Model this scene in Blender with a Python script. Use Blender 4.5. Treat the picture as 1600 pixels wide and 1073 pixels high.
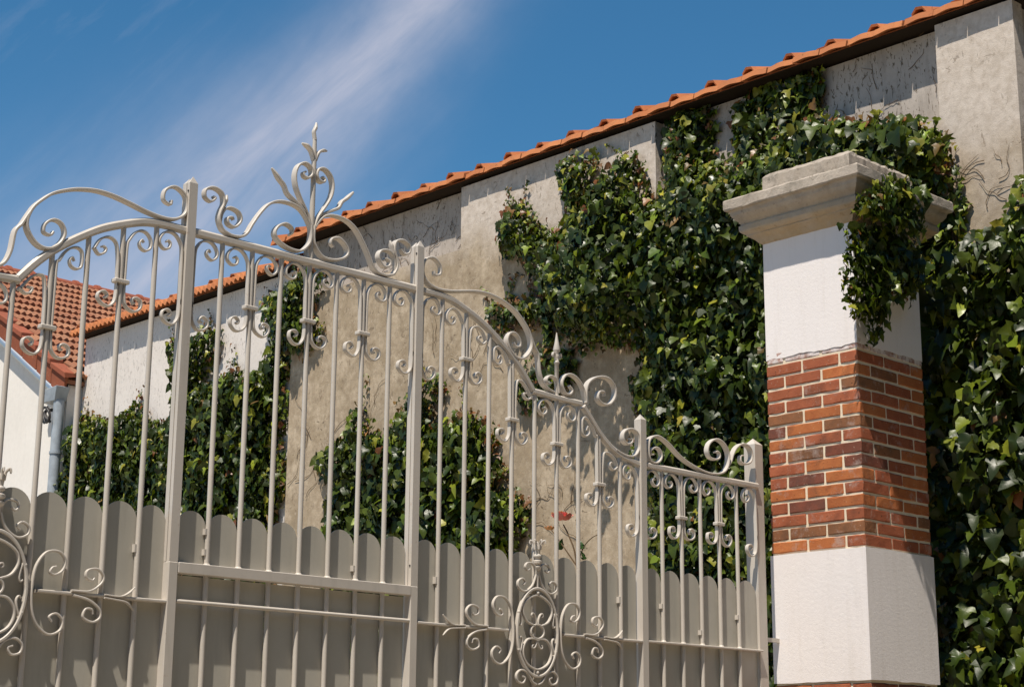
import bpy, bmesh, math, random
import numpy as np
from mathutils import Vector, Matrix

for o in list(bpy.data.objects):
    bpy.data.objects.remove(o, do_unlink=True)
scn = bpy.context.scene
COL = scn.collection
R = math.radians
H = 1.65                      # eye height above the ground

# ------------------------------------------------------------------ camera
cam_d = bpy.data.cameras.new('camera'); cam = bpy.data.objects.new('camera', cam_d); COL.objects.link(cam)
scn.camera = cam
cam_d.sensor_fit = 'HORIZONTAL'; cam_d.sensor_width = 36.0
cam_d.lens = 36.0 * 2688.14 / 1600.0
cam_d.clip_start = 0.05; cam_d.clip_end = 3000
YAW, PITCH, ROLL = 0.804165, 0.243046, 0.007652
f_ = Vector((math.cos(PITCH)*math.cos(YAW), math.cos(PITCH)*math.sin(YAW), math.sin(PITCH)))
r_ = Vector((math.sin(YAW), -math.cos(YAW), 0)); u_ = r_.cross(f_)
r2 = r_*math.cos(ROLL) + u_*math.sin(ROLL); u2 = u_*math.cos(ROLL) - r_*math.sin(ROLL)
m = Matrix(((r2.x, u2.x, -f_.x, 0), (r2.y, u2.y, -f_.y, 0), (r2.z, u2.z, -f_.z, H), (0, 0, 0, 1)))
cam.matrix_world = m

# ------------------------------------------------------------------ sky, sun, exposure
AZ, EL = R(20.5), R(65.7)
SUN = Vector((-math.cos(EL)*math.cos(AZ), -math.cos(EL)*math.sin(AZ), math.sin(EL)))
world = bpy.data.worlds.new('World'); scn.world = world; world.use_nodes = True
def build_world():
    nt = world.node_tree; nt.nodes.clear(); N = nt.nodes.new; L = nt.links.new
    out = N('ShaderNodeOutputWorld'); bg = N('ShaderNodeBackground'); bg.inputs['Strength'].default_value = 0.080
    sky = N('ShaderNodeTexSky'); sky.sky_type = 'NISHITA'; sky.sun_disc = False
    sky.sun_elevation = EL; sky.sun_rotation = math.atan2(SUN.x, SUN.y)
    sky.air_density = 1.0; sky.dust_density = 0.05; sky.ozone_density = 6.0; sky.altitude = 60
    hs = N('ShaderNodeHueSaturation'); hs.inputs['Saturation'].default_value = 1.2; hs.inputs['Hue'].default_value = 0.488; L(sky.outputs[0], hs.inputs['Color'])
    tc = N('ShaderNodeTexCoord')
    def math_(op, a, b=None, c=None, clamp=False):
        n = N('ShaderNodeMath'); n.operation = op; n.use_clamp = clamp
        for i, v in enumerate((a, b, c)):
            if v is None: continue
            if isinstance(v, (int, float)): n.inputs[i].default_value = v
            else: L(v, n.inputs[i])
        return n.outputs[0]
    def dot(vec):
        n = N('ShaderNodeVectorMath'); n.operation = 'DOT_PRODUCT'; L(tc.outputs['Generated'], n.inputs[0]); n.inputs[1].default_value = vec
        return n.outputs['Value']
    a = Vector((0.5999, 0.6776, 0.4254)).normalized(); b = Vector((0.505, 0.8150, 0.2800)).normalized()
    nrm = a.cross(b).normalized(); along = (b - a).normalized(); across = nrm
    # stretched coordinates: u along the streak, v across it
    cmb = N('ShaderNodeCombineXYZ')
    L(math_('MULTIPLY', dot(along), 3.0), cmb.inputs[0]); L(math_('MULTIPLY', dot(across), 14.0), cmb.inputs[1]); L(math_('MULTIPLY', dot(along.cross(across)), 3.0), cmb.inputs[2])
    def noise(scale, det, rough, vec=None, dist=0.0):
        n = N('ShaderNodeTexNoise'); n.inputs['Scale'].default_value = scale; n.inputs['Detail'].default_value = det
        n.inputs['Roughness'].default_value = rough; n.inputs['Distortion'].default_value = dist
        L(vec if vec is not None else tc.outputs['Generated'], n.inputs['Vector']); return n.outputs['Fac']
    fib = noise(2.2, 7, 0.62, cmb.outputs[0], 0.35)
    wob = noise(7.0, 5, 0.6)
    soft = noise(4.0, 3, 0.5)
    d = math_('ABSOLUTE', math_('ADD', math_('ADD', dot(nrm), -0.004), math_('MULTIPLY', math_('SUBTRACT', wob, 0.5), 0.06)))
    # wider towards the horizon end
    t = math_('SUBTRACT', dot(along), float(a.dot(along)))
    wid = math_('MAXIMUM', math_('ADD', math_('MULTIPLY', t, 0.12), 0.025), 0.012)
    core = math_('EXPONENT', math_('MULTIPLY', math_('POWER', math_('DIVIDE', d, wid), 1.6), -1.0))
    fr = N('ShaderNodeMapRange'); fr.inputs['From Min'].default_value = 0.30; fr.inputs['From Max'].default_value = 0.72; fr.inputs['To Min'].default_value = 0.42; L(fib, fr.inputs['Value'])
    streak = math_('MULTIPLY', core, fr.outputs[0])
    # thin wisps elsewhere over the whole sky
    mr = N('ShaderNodeMapRange'); mr.inputs['From Min'].default_value = 0.52; mr.inputs['From Max'].default_value = 0.85
    L(fib, mr.inputs['Value'])
    mr2 = N('ShaderNodeMapRange'); mr2.inputs['From Min'].default_value = 0.5; mr2.inputs['From Max'].default_value = 0.8; L(soft, mr2.inputs['Value'])
    wisp = math_('MULTIPLY', math_('MULTIPLY', mr.outputs[0], mr2.outputs[0]), 0.40)
    fac = math_('ADD', math_('MULTIPLY', streak, 0.86), wisp, clamp=True)
    mix = N('ShaderNodeMix'); mix.data_type = 'RGBA'
    L(fac, mix.inputs[0]); L(hs.outputs[0], mix.inputs[6]); mix.inputs[7].default_value = (5.6, 5.6, 6.5, 1)
    L(mix.outputs[2], bg.inputs['Color']); L(bg.outputs[0], out.inputs[0])
build_world()
sl = bpy.data.lights.new('sun', 'SUN'); sl.energy = 4.75; sl.angle = R(0.53); sl.color = (1.0, 0.925, 0.81)
sun = bpy.data.objects.new('sun', sl); COL.objects.link(sun); sun.location = SUN*40
sun.rotation_euler = (-SUN).to_track_quat('-Z', 'Y').to_euler()
vs = scn.view_settings; vs.view_transform = 'Standard'; vs.look = 'None'; vs.exposure = 0.45; vs.gamma = 1.0; vs.use_curve_mapping = False
scn.cycles.max_bounces = 8; scn.cycles.diffuse_bounces = 4; scn.cycles.glossy_bounces = 3; scn.cycles.transparent_max_bounces = 6
scn.cycles.use_denoising = True

# ------------------------------------------------------------------ materials
def mat(name, col=(0.5, 0.5, 0.5), rough=0.7, spec=0.4, metal=0.0):
    m = bpy.data.materials.new(name); m.use_nodes = True
    b = m.node_tree.nodes['Principled BSDF']
    b.inputs['Base Color'].default_value = (*col, 1); b.inputs['Roughness'].default_value = rough
    b.inputs['Specular IOR Level'].default_value = spec; b.inputs['Metallic'].default_value = metal
    return m
class NT:
    def __init__(s, m):
        s.nt = m.node_tree; s.b = s.nt.nodes['Principled BSDF']; s.out = s.nt.nodes['Material Output']
        s.tc = s.n('ShaderNodeTexCoord')
    def n(s, t): return s.nt.nodes.new(t)
    def l(s, a, b): s.nt.links.new(a, b)
    def coords(s, scale=(1, 1, 1), gen='Object', rot=(0, 0, 0)):
        if gen == 'World':
            g = s.n('ShaderNodeNewGeometry'); src = g.outputs['Position']
        else: src = s.tc.outputs[gen]
        mp = s.n('ShaderNodeMapping'); mp.inputs['Scale'].default_value = scale; mp.inputs['Rotation'].default_value = rot
        s.l(src, mp.inputs[0]); return mp.outputs[0]
    def noise(s, scale, det=4, rough=0.55, vec=None, dist=0.0, out='Fac'):
        n = s.n('ShaderNodeTexNoise'); n.inputs['Scale'].default_value = scale; n.inputs['Detail'].default_value = det
        n.inputs['Roughness'].default_value = rough; n.inputs['Distortion'].default_value = dist
        if vec is not None: s.l(vec, n.inputs['Vector'])
        return n.outputs[out]
    def ramp(s, fac, stops):
        r = s.n('ShaderNodeValToRGB'); e = r.color_ramp.elements
        while len(e) < len(stops): e.new(0.5)
        for i, (p, c) in enumerate(stops):
            e[i].position = p; e[i].color = (*c, 1) if len(c) == 3 else c
        s.l(fac, r.inputs[0]); return r.outputs[0]
    def rng(s, v, a, b, c=0.0, d=1.0):
        n = s.n('ShaderNodeMapRange'); n.inputs['From Min'].default_value = a; n.inputs['From Max'].default_value = b
        n.inputs['To Min'].default_value = c; n.inputs['To Max'].default_value = d; s.l(v, n.inputs['Value']); return n.outputs[0]
    def mth(s, op, a, b, clamp=False):
        n = s.n('ShaderNodeMath'); n.operation = op; n.use_clamp = clamp
        for i, v in enumerate((a, b)):
            if isinstance(v, (int, float)): n.inputs[i].default_value = v
            else: s.l(v, n.inputs[i])
        return n.outputs[0]
    def mix(s, fac, a, b, mode='MIX'):
        n = s.n('ShaderNodeMix'); n.data_type = 'RGBA'; n.blend_type = mode
        for i, v in ((0, fac), (6, a), (7, b)):
            if isinstance(v, (int, float)): n.inputs[i].default_value = v
            elif isinstance(v, tuple): n.inputs[i].default_value = (*v, 1) if len(v) == 3 else v
            else: s.l(v, n.inputs[i])
        return n.outputs[2]
    def bump(s, h, strength=0.3, dist=0.01):
        b = s.n('ShaderNodeBump'); b.inputs['Strength'].default_value = strength; b.inputs['Distance'].default_value = dist
        s.l(h, b.inputs['Height']); s.l(b.outputs[0], s.b.inputs['Normal'])
    def color(s, c): s.l(c, s.b.inputs['Base Color'])

def m_plaster(name, c1, c2, speck=0.0, speckc=(0.07, 0.05, 0.035), streak=0.25, bump=0.25, stain=None):
    m = mat(name, c1, 0.92, 0.15); t = NT(m)
    w = t.coords((1, 1, 1), 'World')
    big = t.noise(1.1, 5, 0.6, w); fine = t.noise(26, 4, 0.65, w); grit = t.noise(190, 3, 0.6, w)
    run = t.noise(2.2, 5, 0.62, t.coords((5, 5, 0.9), 'World'))
    col = t.mix(t.rng(big, 0.36, 0.64), c1, c2)
    col = t.mix(t.mth('MULTIPLY', t.rng(run, 0.5, 0.72), streak), col, tuple(x*0.62 for x in c2))
    col = t.mix(t.rng(fine, 0.35, 0.75, 0, 0.22), col, tuple(x*0.72 for x in c2))
    if stain:
        col = t.mix(t.rng(t.noise(3.4, 6, 0.68, w), 0.53, 0.66, 0, stain[1]), col, stain[0])
    if speck > 0:
        n1 = t.noise(40, 4, 0.62, t.coords((1, 1.5, 0.5), 'World', (0.5, 0, 0)), 0.7)
        n2 = t.noise(31, 4, 0.62, t.coords((1, 1.4, 0.5), 'World', (-0.6, 0, 0)), 0.7)
        dens = t.rng(t.noise(2.3, 3, 0.55, w), 0.30, 0.52)
        s1 = t.rng(n1, 0.60, 0.635); s2 = t.rng(n2, 0.615, 0.645)
        s_ = t.mth('MULTIPLY', t.mth('MULTIPLY', t.mth('MAXIMUM', s1, s2), dens), speck, True)
        col = t.mix(s_, col, speckc)
    t.color(col)
    t.bump(t.mth('ADD', t.mth('MULTIPLY', fine, 0.7), t.mth('MULTIPLY', grit, 0.5)), bump, 0.006)
    return m
M = {}
M['panel_plaster'] = m_plaster('panel_plaster', (0.50, 0.44, 0.39), (0.37, 0.32, 0.275), 0.9, (0.11, 0.085, 0.06), streak=0.6)
M['white_render'] = m_plaster('white_render', (0.74, 0.68, 0.63), (0.67, 0.61, 0.56), 0.45, streak=0.15)
M['gable_render'] = m_plaster('gable_render', (0.80, 0.75, 0.69), (0.75, 0.70, 0.64), 0.0, streak=0.1)
def m_tan():
    # pale old paint high on the wall, worn to tan render below
    m = mat('weathered_render', (0.4, 0.3, 0.2), 0.93, 0.12); t = NT(m)
    w = t.coords((1, 1, 1), 'World'); sep = t.n('ShaderNodeSeparateXYZ'); t.l(w, sep.inputs[0])
    big = t.noise(1.3, 6, 0.62, w); fine = t.noise(22, 5, 0.65, w); grit = t.noise(160, 3, 0.6, w); mid = t.noise(5.5, 5, 0.62, w)
    run = t.noise(2.4, 5, 0.62, t.coords((4, 4, 0.8), 'World'))
    tan = t.mix(t.rng(mid, 0.36, 0.62), (0.50, 0.405, 0.295), (0.335, 0.26, 0.175))
    tan = t.mix(t.rng(run, 0.45, 0.68, 0, 0.5), tan, (0.285, 0.22, 0.15))
    tan = t.mix(t.rng(t.noise(9, 6, 0.7, w), 0.56, 0.66, 0, 0.55), tan, (0.235, 0.185, 0.13))
    pale = t.mix(t.rng(big, 0.35, 0.65), (0.64, 0.56, 0.49), (0.55, 0.475, 0.405))
    # paint survives above about 5 m and near the near end of the building
    h = t.mth('ADD', t.rng(sep.outputs['Z'], 4.95, 5.55, -0.5, 0.75), t.rng(sep.outputs['Y'], 5.2, 9.4, 0.55, -0.35))
    h = t.mth('ADD', h, t.mth('MULTIPLY', t.mth('SUBTRACT', big, 0.5), 1.6))
    col = t.mix(t.rng(h, -0.05, 0.45), tan, pale)
    n1 = t.noise(24, 3, 0.6, t.coords((1, 1.25, 0.6), 'World', (0.5, 0, 0)), 0.9)
    n2 = t.noise(17, 3, 0.6, t.coords((1, 0.7, 1.3), 'World', (-0.7, 0, 0)), 0.9)
    s_ = t.mth('MAXIMUM', t.rng(n1, 0.625, 0.66), t.rng(n2, 0.64, 0.675))
    s_ = t.mth('MULTIPLY', t.mth('MULTIPLY', s_, t.rng(t.noise(2.3, 3, 0.55, w), 0.36, 0.62)), 0.7)
    col = t.mix(s_, col, (0.10, 0.07, 0.045))
    col = t.mix(t.rng(fine, 0.40, 0.70, 0, 0.42), col, (0.27, 0.205, 0.145))
    col = t.mix(t.rng(t.noise(48, 4, 0.7, w), 0.58, 0.70, 0, 0.4), col, (0.62, 0.53, 0.43))
    t.color(col); t.bump(t.mth('ADD', t.mth('MULTIPLY', fine, 0.9), t.mth('MULTIPLY', grit, 0.5)), 0.4, 0.008)
    return m
M['tan'] = m_tan()
def m_white():
    m = mat('white_pillar_render', (0.80, 0.765, 0.74), 0.9, 0.15); t = NT(m); w = t.coords((1, 1, 1), 'World')
    fine = t.noise(60, 4, 0.6, w); grit = t.noise(260, 3, 0.6, w); big = t.noise(2.5, 4, 0.55, w)
    run = t.noise(2.6, 6, 0.68, t.coords((7, 7, 0.7), 'World'))
    c = t.mix(t.rng(big, 0.3, 0.7, 0, 0.6), (0.80, 0.745, 0.73), (0.75, 0.695, 0.675))
    c = t.mix(t.rng(run, 0.52, 0.75, 0, 0.22), c, (0.48, 0.42, 0.36))
    t.color(t.mix(t.rng(t.noise(150, 2, 0.5, w), 0.70, 0.76, 0, 0.35), c, (0.40, 0.34, 0.28)))
    t.bump(t.mth('ADD', fine, grit), 0.28, 0.004); return m
M['white'] = m_white()
def m_brick(name, a, b):
    m = mat(name, a, 0.85, 0.2); t = NT(m); w = t.coords((1, 1, 1), 'World')
    oi = t.n('ShaderNodeObjectInfo')
    n = t.noise(14, 5, 0.65, w); fine = t.noise(120, 4, 0.6, w)
    col = t.mix(t.rng(n, 0.32, 0.68), a, b)
    col = t.mix(t.mth('MULTIPLY', oi.outputs['Random'], 0.30), col, (0.16, 0.045, 0.02))
    burn = t.rng(t.noise(6, 4, 0.6, w), 0.55, 0.70, 0, 0.45); col = t.mix(burn, col, (0.085, 0.05, 0.035))
    lime = t.mth('MULTIPLY', t.rng(t.noise(8.5, 6, 0.72, w), 0.56, 0.70), 0.6); col = t.mix(lime, col, (0.42, 0.33, 0.29))
    dots = t.rng(t.noise(90, 2, 0.5, w), 0.70, 0.74, 0, 0.75); col = t.mix(dots, col, (0.5, 0.36, 0.27))
    dk = t.rng(t.noise(75, 2, 0.5, t.coords((1, 1, 1.4), 'World')), 0.68, 0.72, 0, 0.7); col = t.mix(dk, col, (0.05, 0.025, 0.015))
    t.color(col); t.bump(t.mth('ADD', t.mth('MULTIPLY', n, 0.6), fine), 0.35, 0.005); return m
M['brick_orange'] = m_brick('brick_orange', (0.50, 0.175, 0.06), (0.40, 0.12, 0.042))
M['brick_red'] = m_brick('brick_red', (0.40, 0.125, 0.06), (0.30, 0.085, 0.042))
M['brick_dark'] = m_brick('brick_dark', (0.205, 0.066, 0.041), (0.125, 0.055, 0.04))
M['brick_brown'] = m_brick('brick_brown', (0.30, 0.125, 0.055), (0.19, 0.095, 0.05))
def m_limed():
    m = m_brick('brick_limed', (0.40, 0.125, 0.06), (0.24, 0.10, 0.06)); nt = m.node_tree; t = NT.__new__(NT); t.nt = nt; t.b = nt.nodes['Principled BSDF']; t.out = nt.nodes['Material Output']
    src = t.b.inputs['Base Color'].links[0].from_socket; t.tc = t.n('ShaderNodeTexCoord'); w = t.coords((1, 1, 1), 'World')
    t.color(t.mix(t.rng(t.noise(16, 6, 0.75, w), 0.36, 0.56, 0, 0.92), src, (0.72, 0.65, 0.63))); return m
M['brick_limed'] = m_limed()
M['mortar'] = m_plaster('mortar', (0.82, 0.70, 0.53), (0.70, 0.58, 0.43), 0.0, streak=0.2, bump=0.4)
def m_stone():
    m = mat('cap_stone', (0.5, 0.42, 0.34), 0.93, 0.15); t = NT(m); w = t.coords((1, 1, 1), 'World')
    sep = t.n('ShaderNodeSeparateXYZ'); t.l(w, sep.inputs[0])
    big = t.noise(5, 6, 0.68, w); fine = t.noise(55, 5, 0.68, w); grit = t.noise(220, 3, 0.6, w)
    col = t.mix(t.rng(big, 0.35, 0.65), (0.50, 0.43, 0.36), (0.37, 0.315, 0.26))
    lich = t.rng(t.noise(11, 6, 0.72, w), 0.52, 0.66, 0, 0.75); hgt = t.rng(sep.outputs['Z'], 4.42, 4.72, 0.15, 1.0)
    col = t.mix(t.mth('MULTIPLY', lich, hgt), col, (0.175, 0.155, 0.125))
    col = t.mix(t.rng(t.noise(24, 4, 0.7, w), 0.60, 0.70, 0, 0.55), col, (0.10, 0.085, 0.065))
    # warm ochre staining of the lower mouldings
    och = t.mth('MULTIPLY', t.rng(sep.outputs['Z'], 4.56, 4.40, 0, 1), t.rng(t.noise(3, 4, 0.6, w), 0.38, 0.62))
    col = t.mix(t.mth('MULTIPLY', och, 0.55), col, (0.44, 0.29, 0.12))
    col = t.mix(t.rng(fine, 0.4, 0.75, 0, 0.3), col, (0.3, 0.25, 0.2))
    t.color(col); t.bump(t.mth('ADD', t.mth('MULTIPLY', big, 0.8), t.mth('ADD', fine, t.mth('MULTIPLY', grit, 0.5))), 0.5, 0.008); return m
M['stone'] = m_stone()
def m_paint(name, c, rough=0.45, rust=0.35):
    m = mat(name, c, rough, 0.4); t = NT(m); w = t.coords((1, 1, 1), 'World')
    n = t.noise(9, 5, 0.62, w); fine = t.noise(90, 3, 0.6, w)
    col = t.mix(t.rng(n, 0.35, 0.7, 0, 0.35), c, tuple(x*0.80 for x in c))
    oi = t.n('ShaderNodeObjectInfo'); col = t.mix(t.mth('MULTIPLY', oi.outputs['Random'], 0.16), col, tuple(x*0.6 for x in c))
    rs = t.rng(t.noise(34, 4, 0.7, w), 0.66, 0.73, 0, rust); col = t.mix(rs, col, (0.30, 0.16, 0.06))
    dirt = t.rng(t.noise(3, 5, 0.65, t.coords((6, 6, 0.7), 'World')), 0.52, 0.75, 0, 0.35); col = t.mix(dirt, col, tuple(x*0.6 for x in c))
    t.color(col); t.l(t.rng(n, 0.3, 0.7, rough-0.08, rough+0.12), t.b.inputs['Roughness'])
    t.bump(t.mth('ADD', n, t.mth('MULTIPLY', fine, 0.5)), 0.12, 0.003); return m
M['gate_paint'] = m_paint('gate_paint', (0.56, 0.505, 0.445))
M['board_paint'] = m_paint('board_paint', (0.46, 0.43, 0.37), 0.40, 0.2)
def m_tile(name, a, b, c):
    m = mat(name, a, 0.85, 0.2); t = NT(m); w = t.coords((1, 1, 1), 'World'); oi = t.n('ShaderNodeObjectInfo')
    n = t.noise(7, 5, 0.65, w); fine = t.noise(60, 4, 0.65, w)
    col = t.mix(oi.outputs['Random'], a, b); col = t.mix(t.rng(n, 0.4, 0.72, 0, 0.7), col, c)
    col = t.mix(t.rng(t.noise(38, 3, 0.6, w), 0.62, 0.70, 0, 0.55), col, tuple(x*0.35 for x in c))
    col = t.mix(t.rng(t.noise(19, 4, 0.7, w), 0.60, 0.70, 0, 0.35), col, (0.52, 0.27, 0.14))
    t.color(col); t.bump(t.mth('ADD', n, fine), 0.3, 0.006); return m
M['tile'] = m_tile('eaves_tile_clay', (0.52, 0.195, 0.075), (0.40, 0.135, 0.05), (0.32, 0.125, 0.06))
M['tile_old'] = m_tile('old_roof_clay', (0.33, 0.155, 0.085), (0.25, 0.095, 0.05), (0.185, 0.10, 0.068))
M['tile_verge'] = m_tile('verge_clay', (0.285, 0.088, 0.042), (0.235, 0.068, 0.034), (0.19, 0.065, 0.04))
M['tile_ridge'] = m_tile('ridge_clay', (0.30, 0.085, 0.045), (0.26, 0.075, 0.04), (0.22, 0.08, 0.05))
M['zinc'] = mat('zinc', (0.52, 0.55, 0.58), 0.38, 0.5, 0.75)
def m_zincpaint():
    m = mat('grey_downpipe', (0.36, 0.40, 0.44), 0.5, 0.4); t = NT(m); w = t.coords((1, 1, 1), 'World')
    t.color(t.mix(t.rng(t.noise(12, 5, 0.65, w), 0.35, 0.7), (0.38, 0.42, 0.46), (0.27, 0.30, 0.33))); return m
M['pipe'] = m_zincpaint()
M['timber'] = mat('eaves_timber', (0.03, 0.022, 0.016), 0.9, 0.1)
M['iron'] = mat('black_iron', (0.025, 0.02, 0.018), 0.5, 0.4)
def m_twig():
    m = mat('dry_vine', (0.13, 0.085, 0.05), 0.9, 0.1); t = NT(m)
    t.color(t.mix(t.noise(30, 3, 0.6, t.coords((1, 1, 1), 'World')), (0.17, 0.11, 0.06), (0.06, 0.04, 0.025))); return m
M['twig'] = m_twig()
def m_leaf():
    m = mat('ivy_leaf', (0.04, 0.08, 0.02), 0.36, 0.30); t = NT(m)
    at = t.n('ShaderNodeAttribute'); at.attribute_name = 'tint'; w = t.coords((1, 1, 1), 'World')
    col = t.mix(t.rng(t.noise(18, 4, 0.6, w), 0.3, 0.7, 0, 0.35), at.outputs['Color'], (0.012, 0.03, 0.008))
    t.color(col); t.l(t.rng(t.noise(11, 3, 0.5, w), 0.3, 0.7, 0.32, 0.50), t.b.inputs['Roughness'])
    t.bump(t.noise(55, 3, 0.55, w), 0.25, 0.004)
    tr = t.n('ShaderNodeBsdfTranslucent'); br = t.mix(1.0, at.outputs['Color'], (1.25, 1.5, 0.6), 'MULTIPLY'); t.l(br, tr.inputs['Color'])
    ms = t.n('ShaderNodeMixShader'); ms.inputs[0].default_value = 0.11
    t.l(t.b.outputs[0], ms.inputs[1]); t.l(tr.outputs[0], ms.inputs[2]); t.l(ms.outputs[0], t.out.inputs['Surface'])
    return m
M['leaf'] = m_leaf()
def m_ground(name, a, b):
    m = mat(name, a, 0.95, 0.1); t = NT(m); w = t.coords((1, 1, 1), 'World')
    t.color(t.mix(t.rng(t.noise(1.4, 8, 0.7, w), 0.35, 0.65), a, b)); t.bump(t.noise(60, 5, 0.7, w), 0.5, 0.01); return m
M['ground'] = m_ground('pale_ground', (0.345, 0.30, 0.24), (0.265, 0.225, 0.175))
M['gravel'] = m_ground('pale_gravel', (0.345, 0.30, 0.24), (0.265, 0.225, 0.175))
M['petal'] = mat('rose_petal', (0.72, 0.22, 0.19), 0.6, 0.2)
M['petal_pale'] = mat('rose_petal_pale', (0.70, 0.36, 0.16), 0.6, 0.2)
M['wire'] = mat('pale_nail', (0.6, 0.58, 0.5), 0.5, 0.4)

# ------------------------------------------------------------------ mesh helpers
def link(name, me, parent=None, mats=None):
    o = bpy.data.objects.new(name, me); COL.objects.link(o)
    if parent is not None: o.parent = parent
    for mm in (mats or []): me.materials.append(mm)
    return o
def mesh(name, V, F, m, parent=None, smooth=False, bevel=0.0):
    me = bpy.data.meshes.new(name); me.from_pydata([tuple(v) for v in V], [], [tuple(f) for f in F]); me.update()
    bm = bmesh.new(); bm.from_mesh(me); bmesh.ops.recalc_face_normals(bm, faces=bm.faces)
    if bevel: bmesh.ops.bevel(bm, geom=list(bm.edges), offset=bevel, segments=1, affect='EDGES')
    bm.to_mesh(me); bm.free()
    if smooth:
        for p_ in me.polygons: p_.use_smooth = True
    return link(name, me, parent, [m] if m else None)
def empty(name, loc, label, cat, group=None):
    o = bpy.data.objects.new(name, None); COL.objects.link(o); o.location = loc; o.empty_display_size = 0.2
    tag(o, label, cat, group); return o
def tag(o, label, cat, group=None):
    o['label'] = label; o['category'] = cat
    if group: o['group'] = group
    return o
class Root:
    """an Empty at the thing's base; parts are given in world coordinates"""
    def __init__(s, name, loc, label, cat, group=None):
        s.e = empty(name, loc, label, cat, group); s.inv = Matrix.Translation(Vector(loc)).inverted()
    def add(s, o, parent=None):
        o.parent = parent or s.e
        o.matrix_parent_inverse = Matrix.Identity(4) if parent is not None else s.inv   # parts stand in world coordinates
        return o
def boxv(x0, x1, y0, y1, z0, z1):
    return [(x0,y0,z0),(x1,y0,z0),(x1,y1,z0),(x0,y1,z0),(x0,y0,z1),(x1,y0,z1),(x1,y1,z1),(x0,y1,z1)]
BOXF = [(0,3,2,1),(4,5,6,7),(0,1,5,4),(1,2,6,5),(2,3,7,6),(3,0,4,7)]
def box(name, x0, x1, y0, y1, z0, z1, m, bevel=0.0):
    return mesh(name, boxv(x0,x1,y0,y1,z0,z1), BOXF, m, None, False, bevel)
def cr(pts, n=6):
    """Catmull-Rom through 2-D / 3-D points"""
    P = [np.array(p, float) for p in pts]; P = [2*P[0]-P[1]] + P + [2*P[-1]-P[-2]]; out = []
    for i in range(1, len(P)-2):
        p0, p1, p2, p3 = P[i-1:i+3]
        for k in range(n):
            t = k/n; out.append(0.5*((2*p1)+(-p0+p2)*t+(2*p0-5*p1+4*p2-p3)*t*t+(-p0+3*p1-3*p2+p3)*t**3))
    out.append(P[-2]); return out
def strip(name, pts, y, w, th, m, t0=1.0, t1=1.0, n=6, wav=0.0, smooth=True):
    """flat iron bar bent in the X-Z plane, its width lying along Y; t0/t1 taper the ends"""
    C = cr(pts, n) if n > 1 else [np.array(p, float) for p in pts]
    keep = [C[0]]
    for c in C[1:]:
        if np.linalg.norm(c-keep[-1]) > 1e-4: keep.append(c)
    C = keep; N_ = len(C); V = []; F = []
    for i, c in enumerate(C):
        a = C[max(i-1, 0)]; b = C[min(i+1, N_-1)]; t = (b-a)/max(np.linalg.norm(b-a), 1e-9); nn = np.array((-t[1], t[0]))
        u = i/(N_-1); k = 1.0
        if t0 < 1: k = min(k, t0+(1-t0)*min(u/0.25, 1))
        if t1 < 1: k = min(k, t1+(1-t1)*min((1-u)/0.25, 1))
        h = th*0.5*(0.55+0.45*k); ww = w*0.5*k; ch = h*0.5
        for (sn, sy) in ((h, -ww+ch), (h, ww-ch), (h-ch, ww), (-h+ch, ww), (-h, ww-ch), (-h, -ww+ch), (-h+ch, -ww), (h-ch, -ww)):
            q = c + nn*sn; V.append((q[0], y+sy, q[1]))
    for i in range(N_-1):
        for j in range(8):
            F.append((i*8+j, i*8+(j+1)%8, (i+1)*8+(j+1)%8, (i+1)*8+j))
    F.append(tuple(range(7, -1, -1))); F.append(tuple((N_-1)*8+j for j in range(8)))
    o = mesh(name, V, F, m)
    if smooth:
        me = o.data
        for p_ in me.polygons: p_.use_smooth = True
        me.set_sharp_from_angle(angle=R(38))
    return o
def tube(name, pts, r, m, seg=10, n=1, r1=None, smooth=True):
    C = [np.array(c, float) for c in (cr(pts, n) if n > 1 else pts)]; V = []; F = []; N_ = len(C)
    up0 = np.array((0.31, 0.17, 0.93))
    for i, c in enumerate(C):
        a = C[max(i-1, 0)]; b = C[min(i+1, N_-1)]; t = (b-a)/max(np.linalg.norm(b-a), 1e-9)
        e1 = np.cross(t, up0)
        if np.linalg.norm(e1) < 0.1: e1 = np.cross(t, np.array((1.0, 0, 0)))
        e1 /= np.linalg.norm(e1); e2 = np.cross(t, e1); rr = r if r1 is None else r+(r1-r)*i/(N_-1)
        for j in range(seg):
            an = 2*math.pi*j/seg; q = c+rr*(math.cos(an)*e1+math.sin(an)*e2); V.append(tuple(q))
    for i in range(N_-1):
        for j in range(seg): F.append((i*seg+j, i*seg+(j+1)%seg, (i+1)*seg+(j+1)%seg, (i+1)*seg+j))
    F.append(tuple(range(seg-1, -1, -1))); F.append(tuple((N_-1)*seg+j for j in range(seg)))
    o = mesh(name, V, F, m)
    if smooth:
        for p_ in o.data.polygons: p_.use_smooth = True
        o.data.set_sharp_from_angle(angle=R(50))
    return o
def lathe(name, x, y, prof, m, seg=12):
    V = []; F = []
    for r, z in prof:
        for j in range(seg):
            a = 2*math.pi*j/seg; V.append((x+r*math.cos(a), y+r*math.sin(a), z))
    for i in range(len(prof)-1):
        for j in range(seg): F.append((i*seg+j, i*seg+(j+1)%seg, (i+1)*seg+(j+1)%seg, (i+1)*seg+j))
    F.append(tuple(range(seg-1, -1, -1))); F.append(tuple((len(prof)-1)*seg+j for j in range(seg)))
    o = mesh(name, V, F, m, None, True); o.data.set_sharp_from_angle(angle=R(55)); return o
def prism_y(name, poly, y0, y1, m):
    n = len(poly); V = [(x, y0, z) for x, z in poly]+[(x, y1, z) for x, z in poly]
    F = [tuple(range(n)), tuple(range(2*n-1, n-1, -1))]+[(i, i+n, (i+1)%n+n, (i+1)%n) for i in range(n)]
    return mesh(name, V, F, m)
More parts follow.
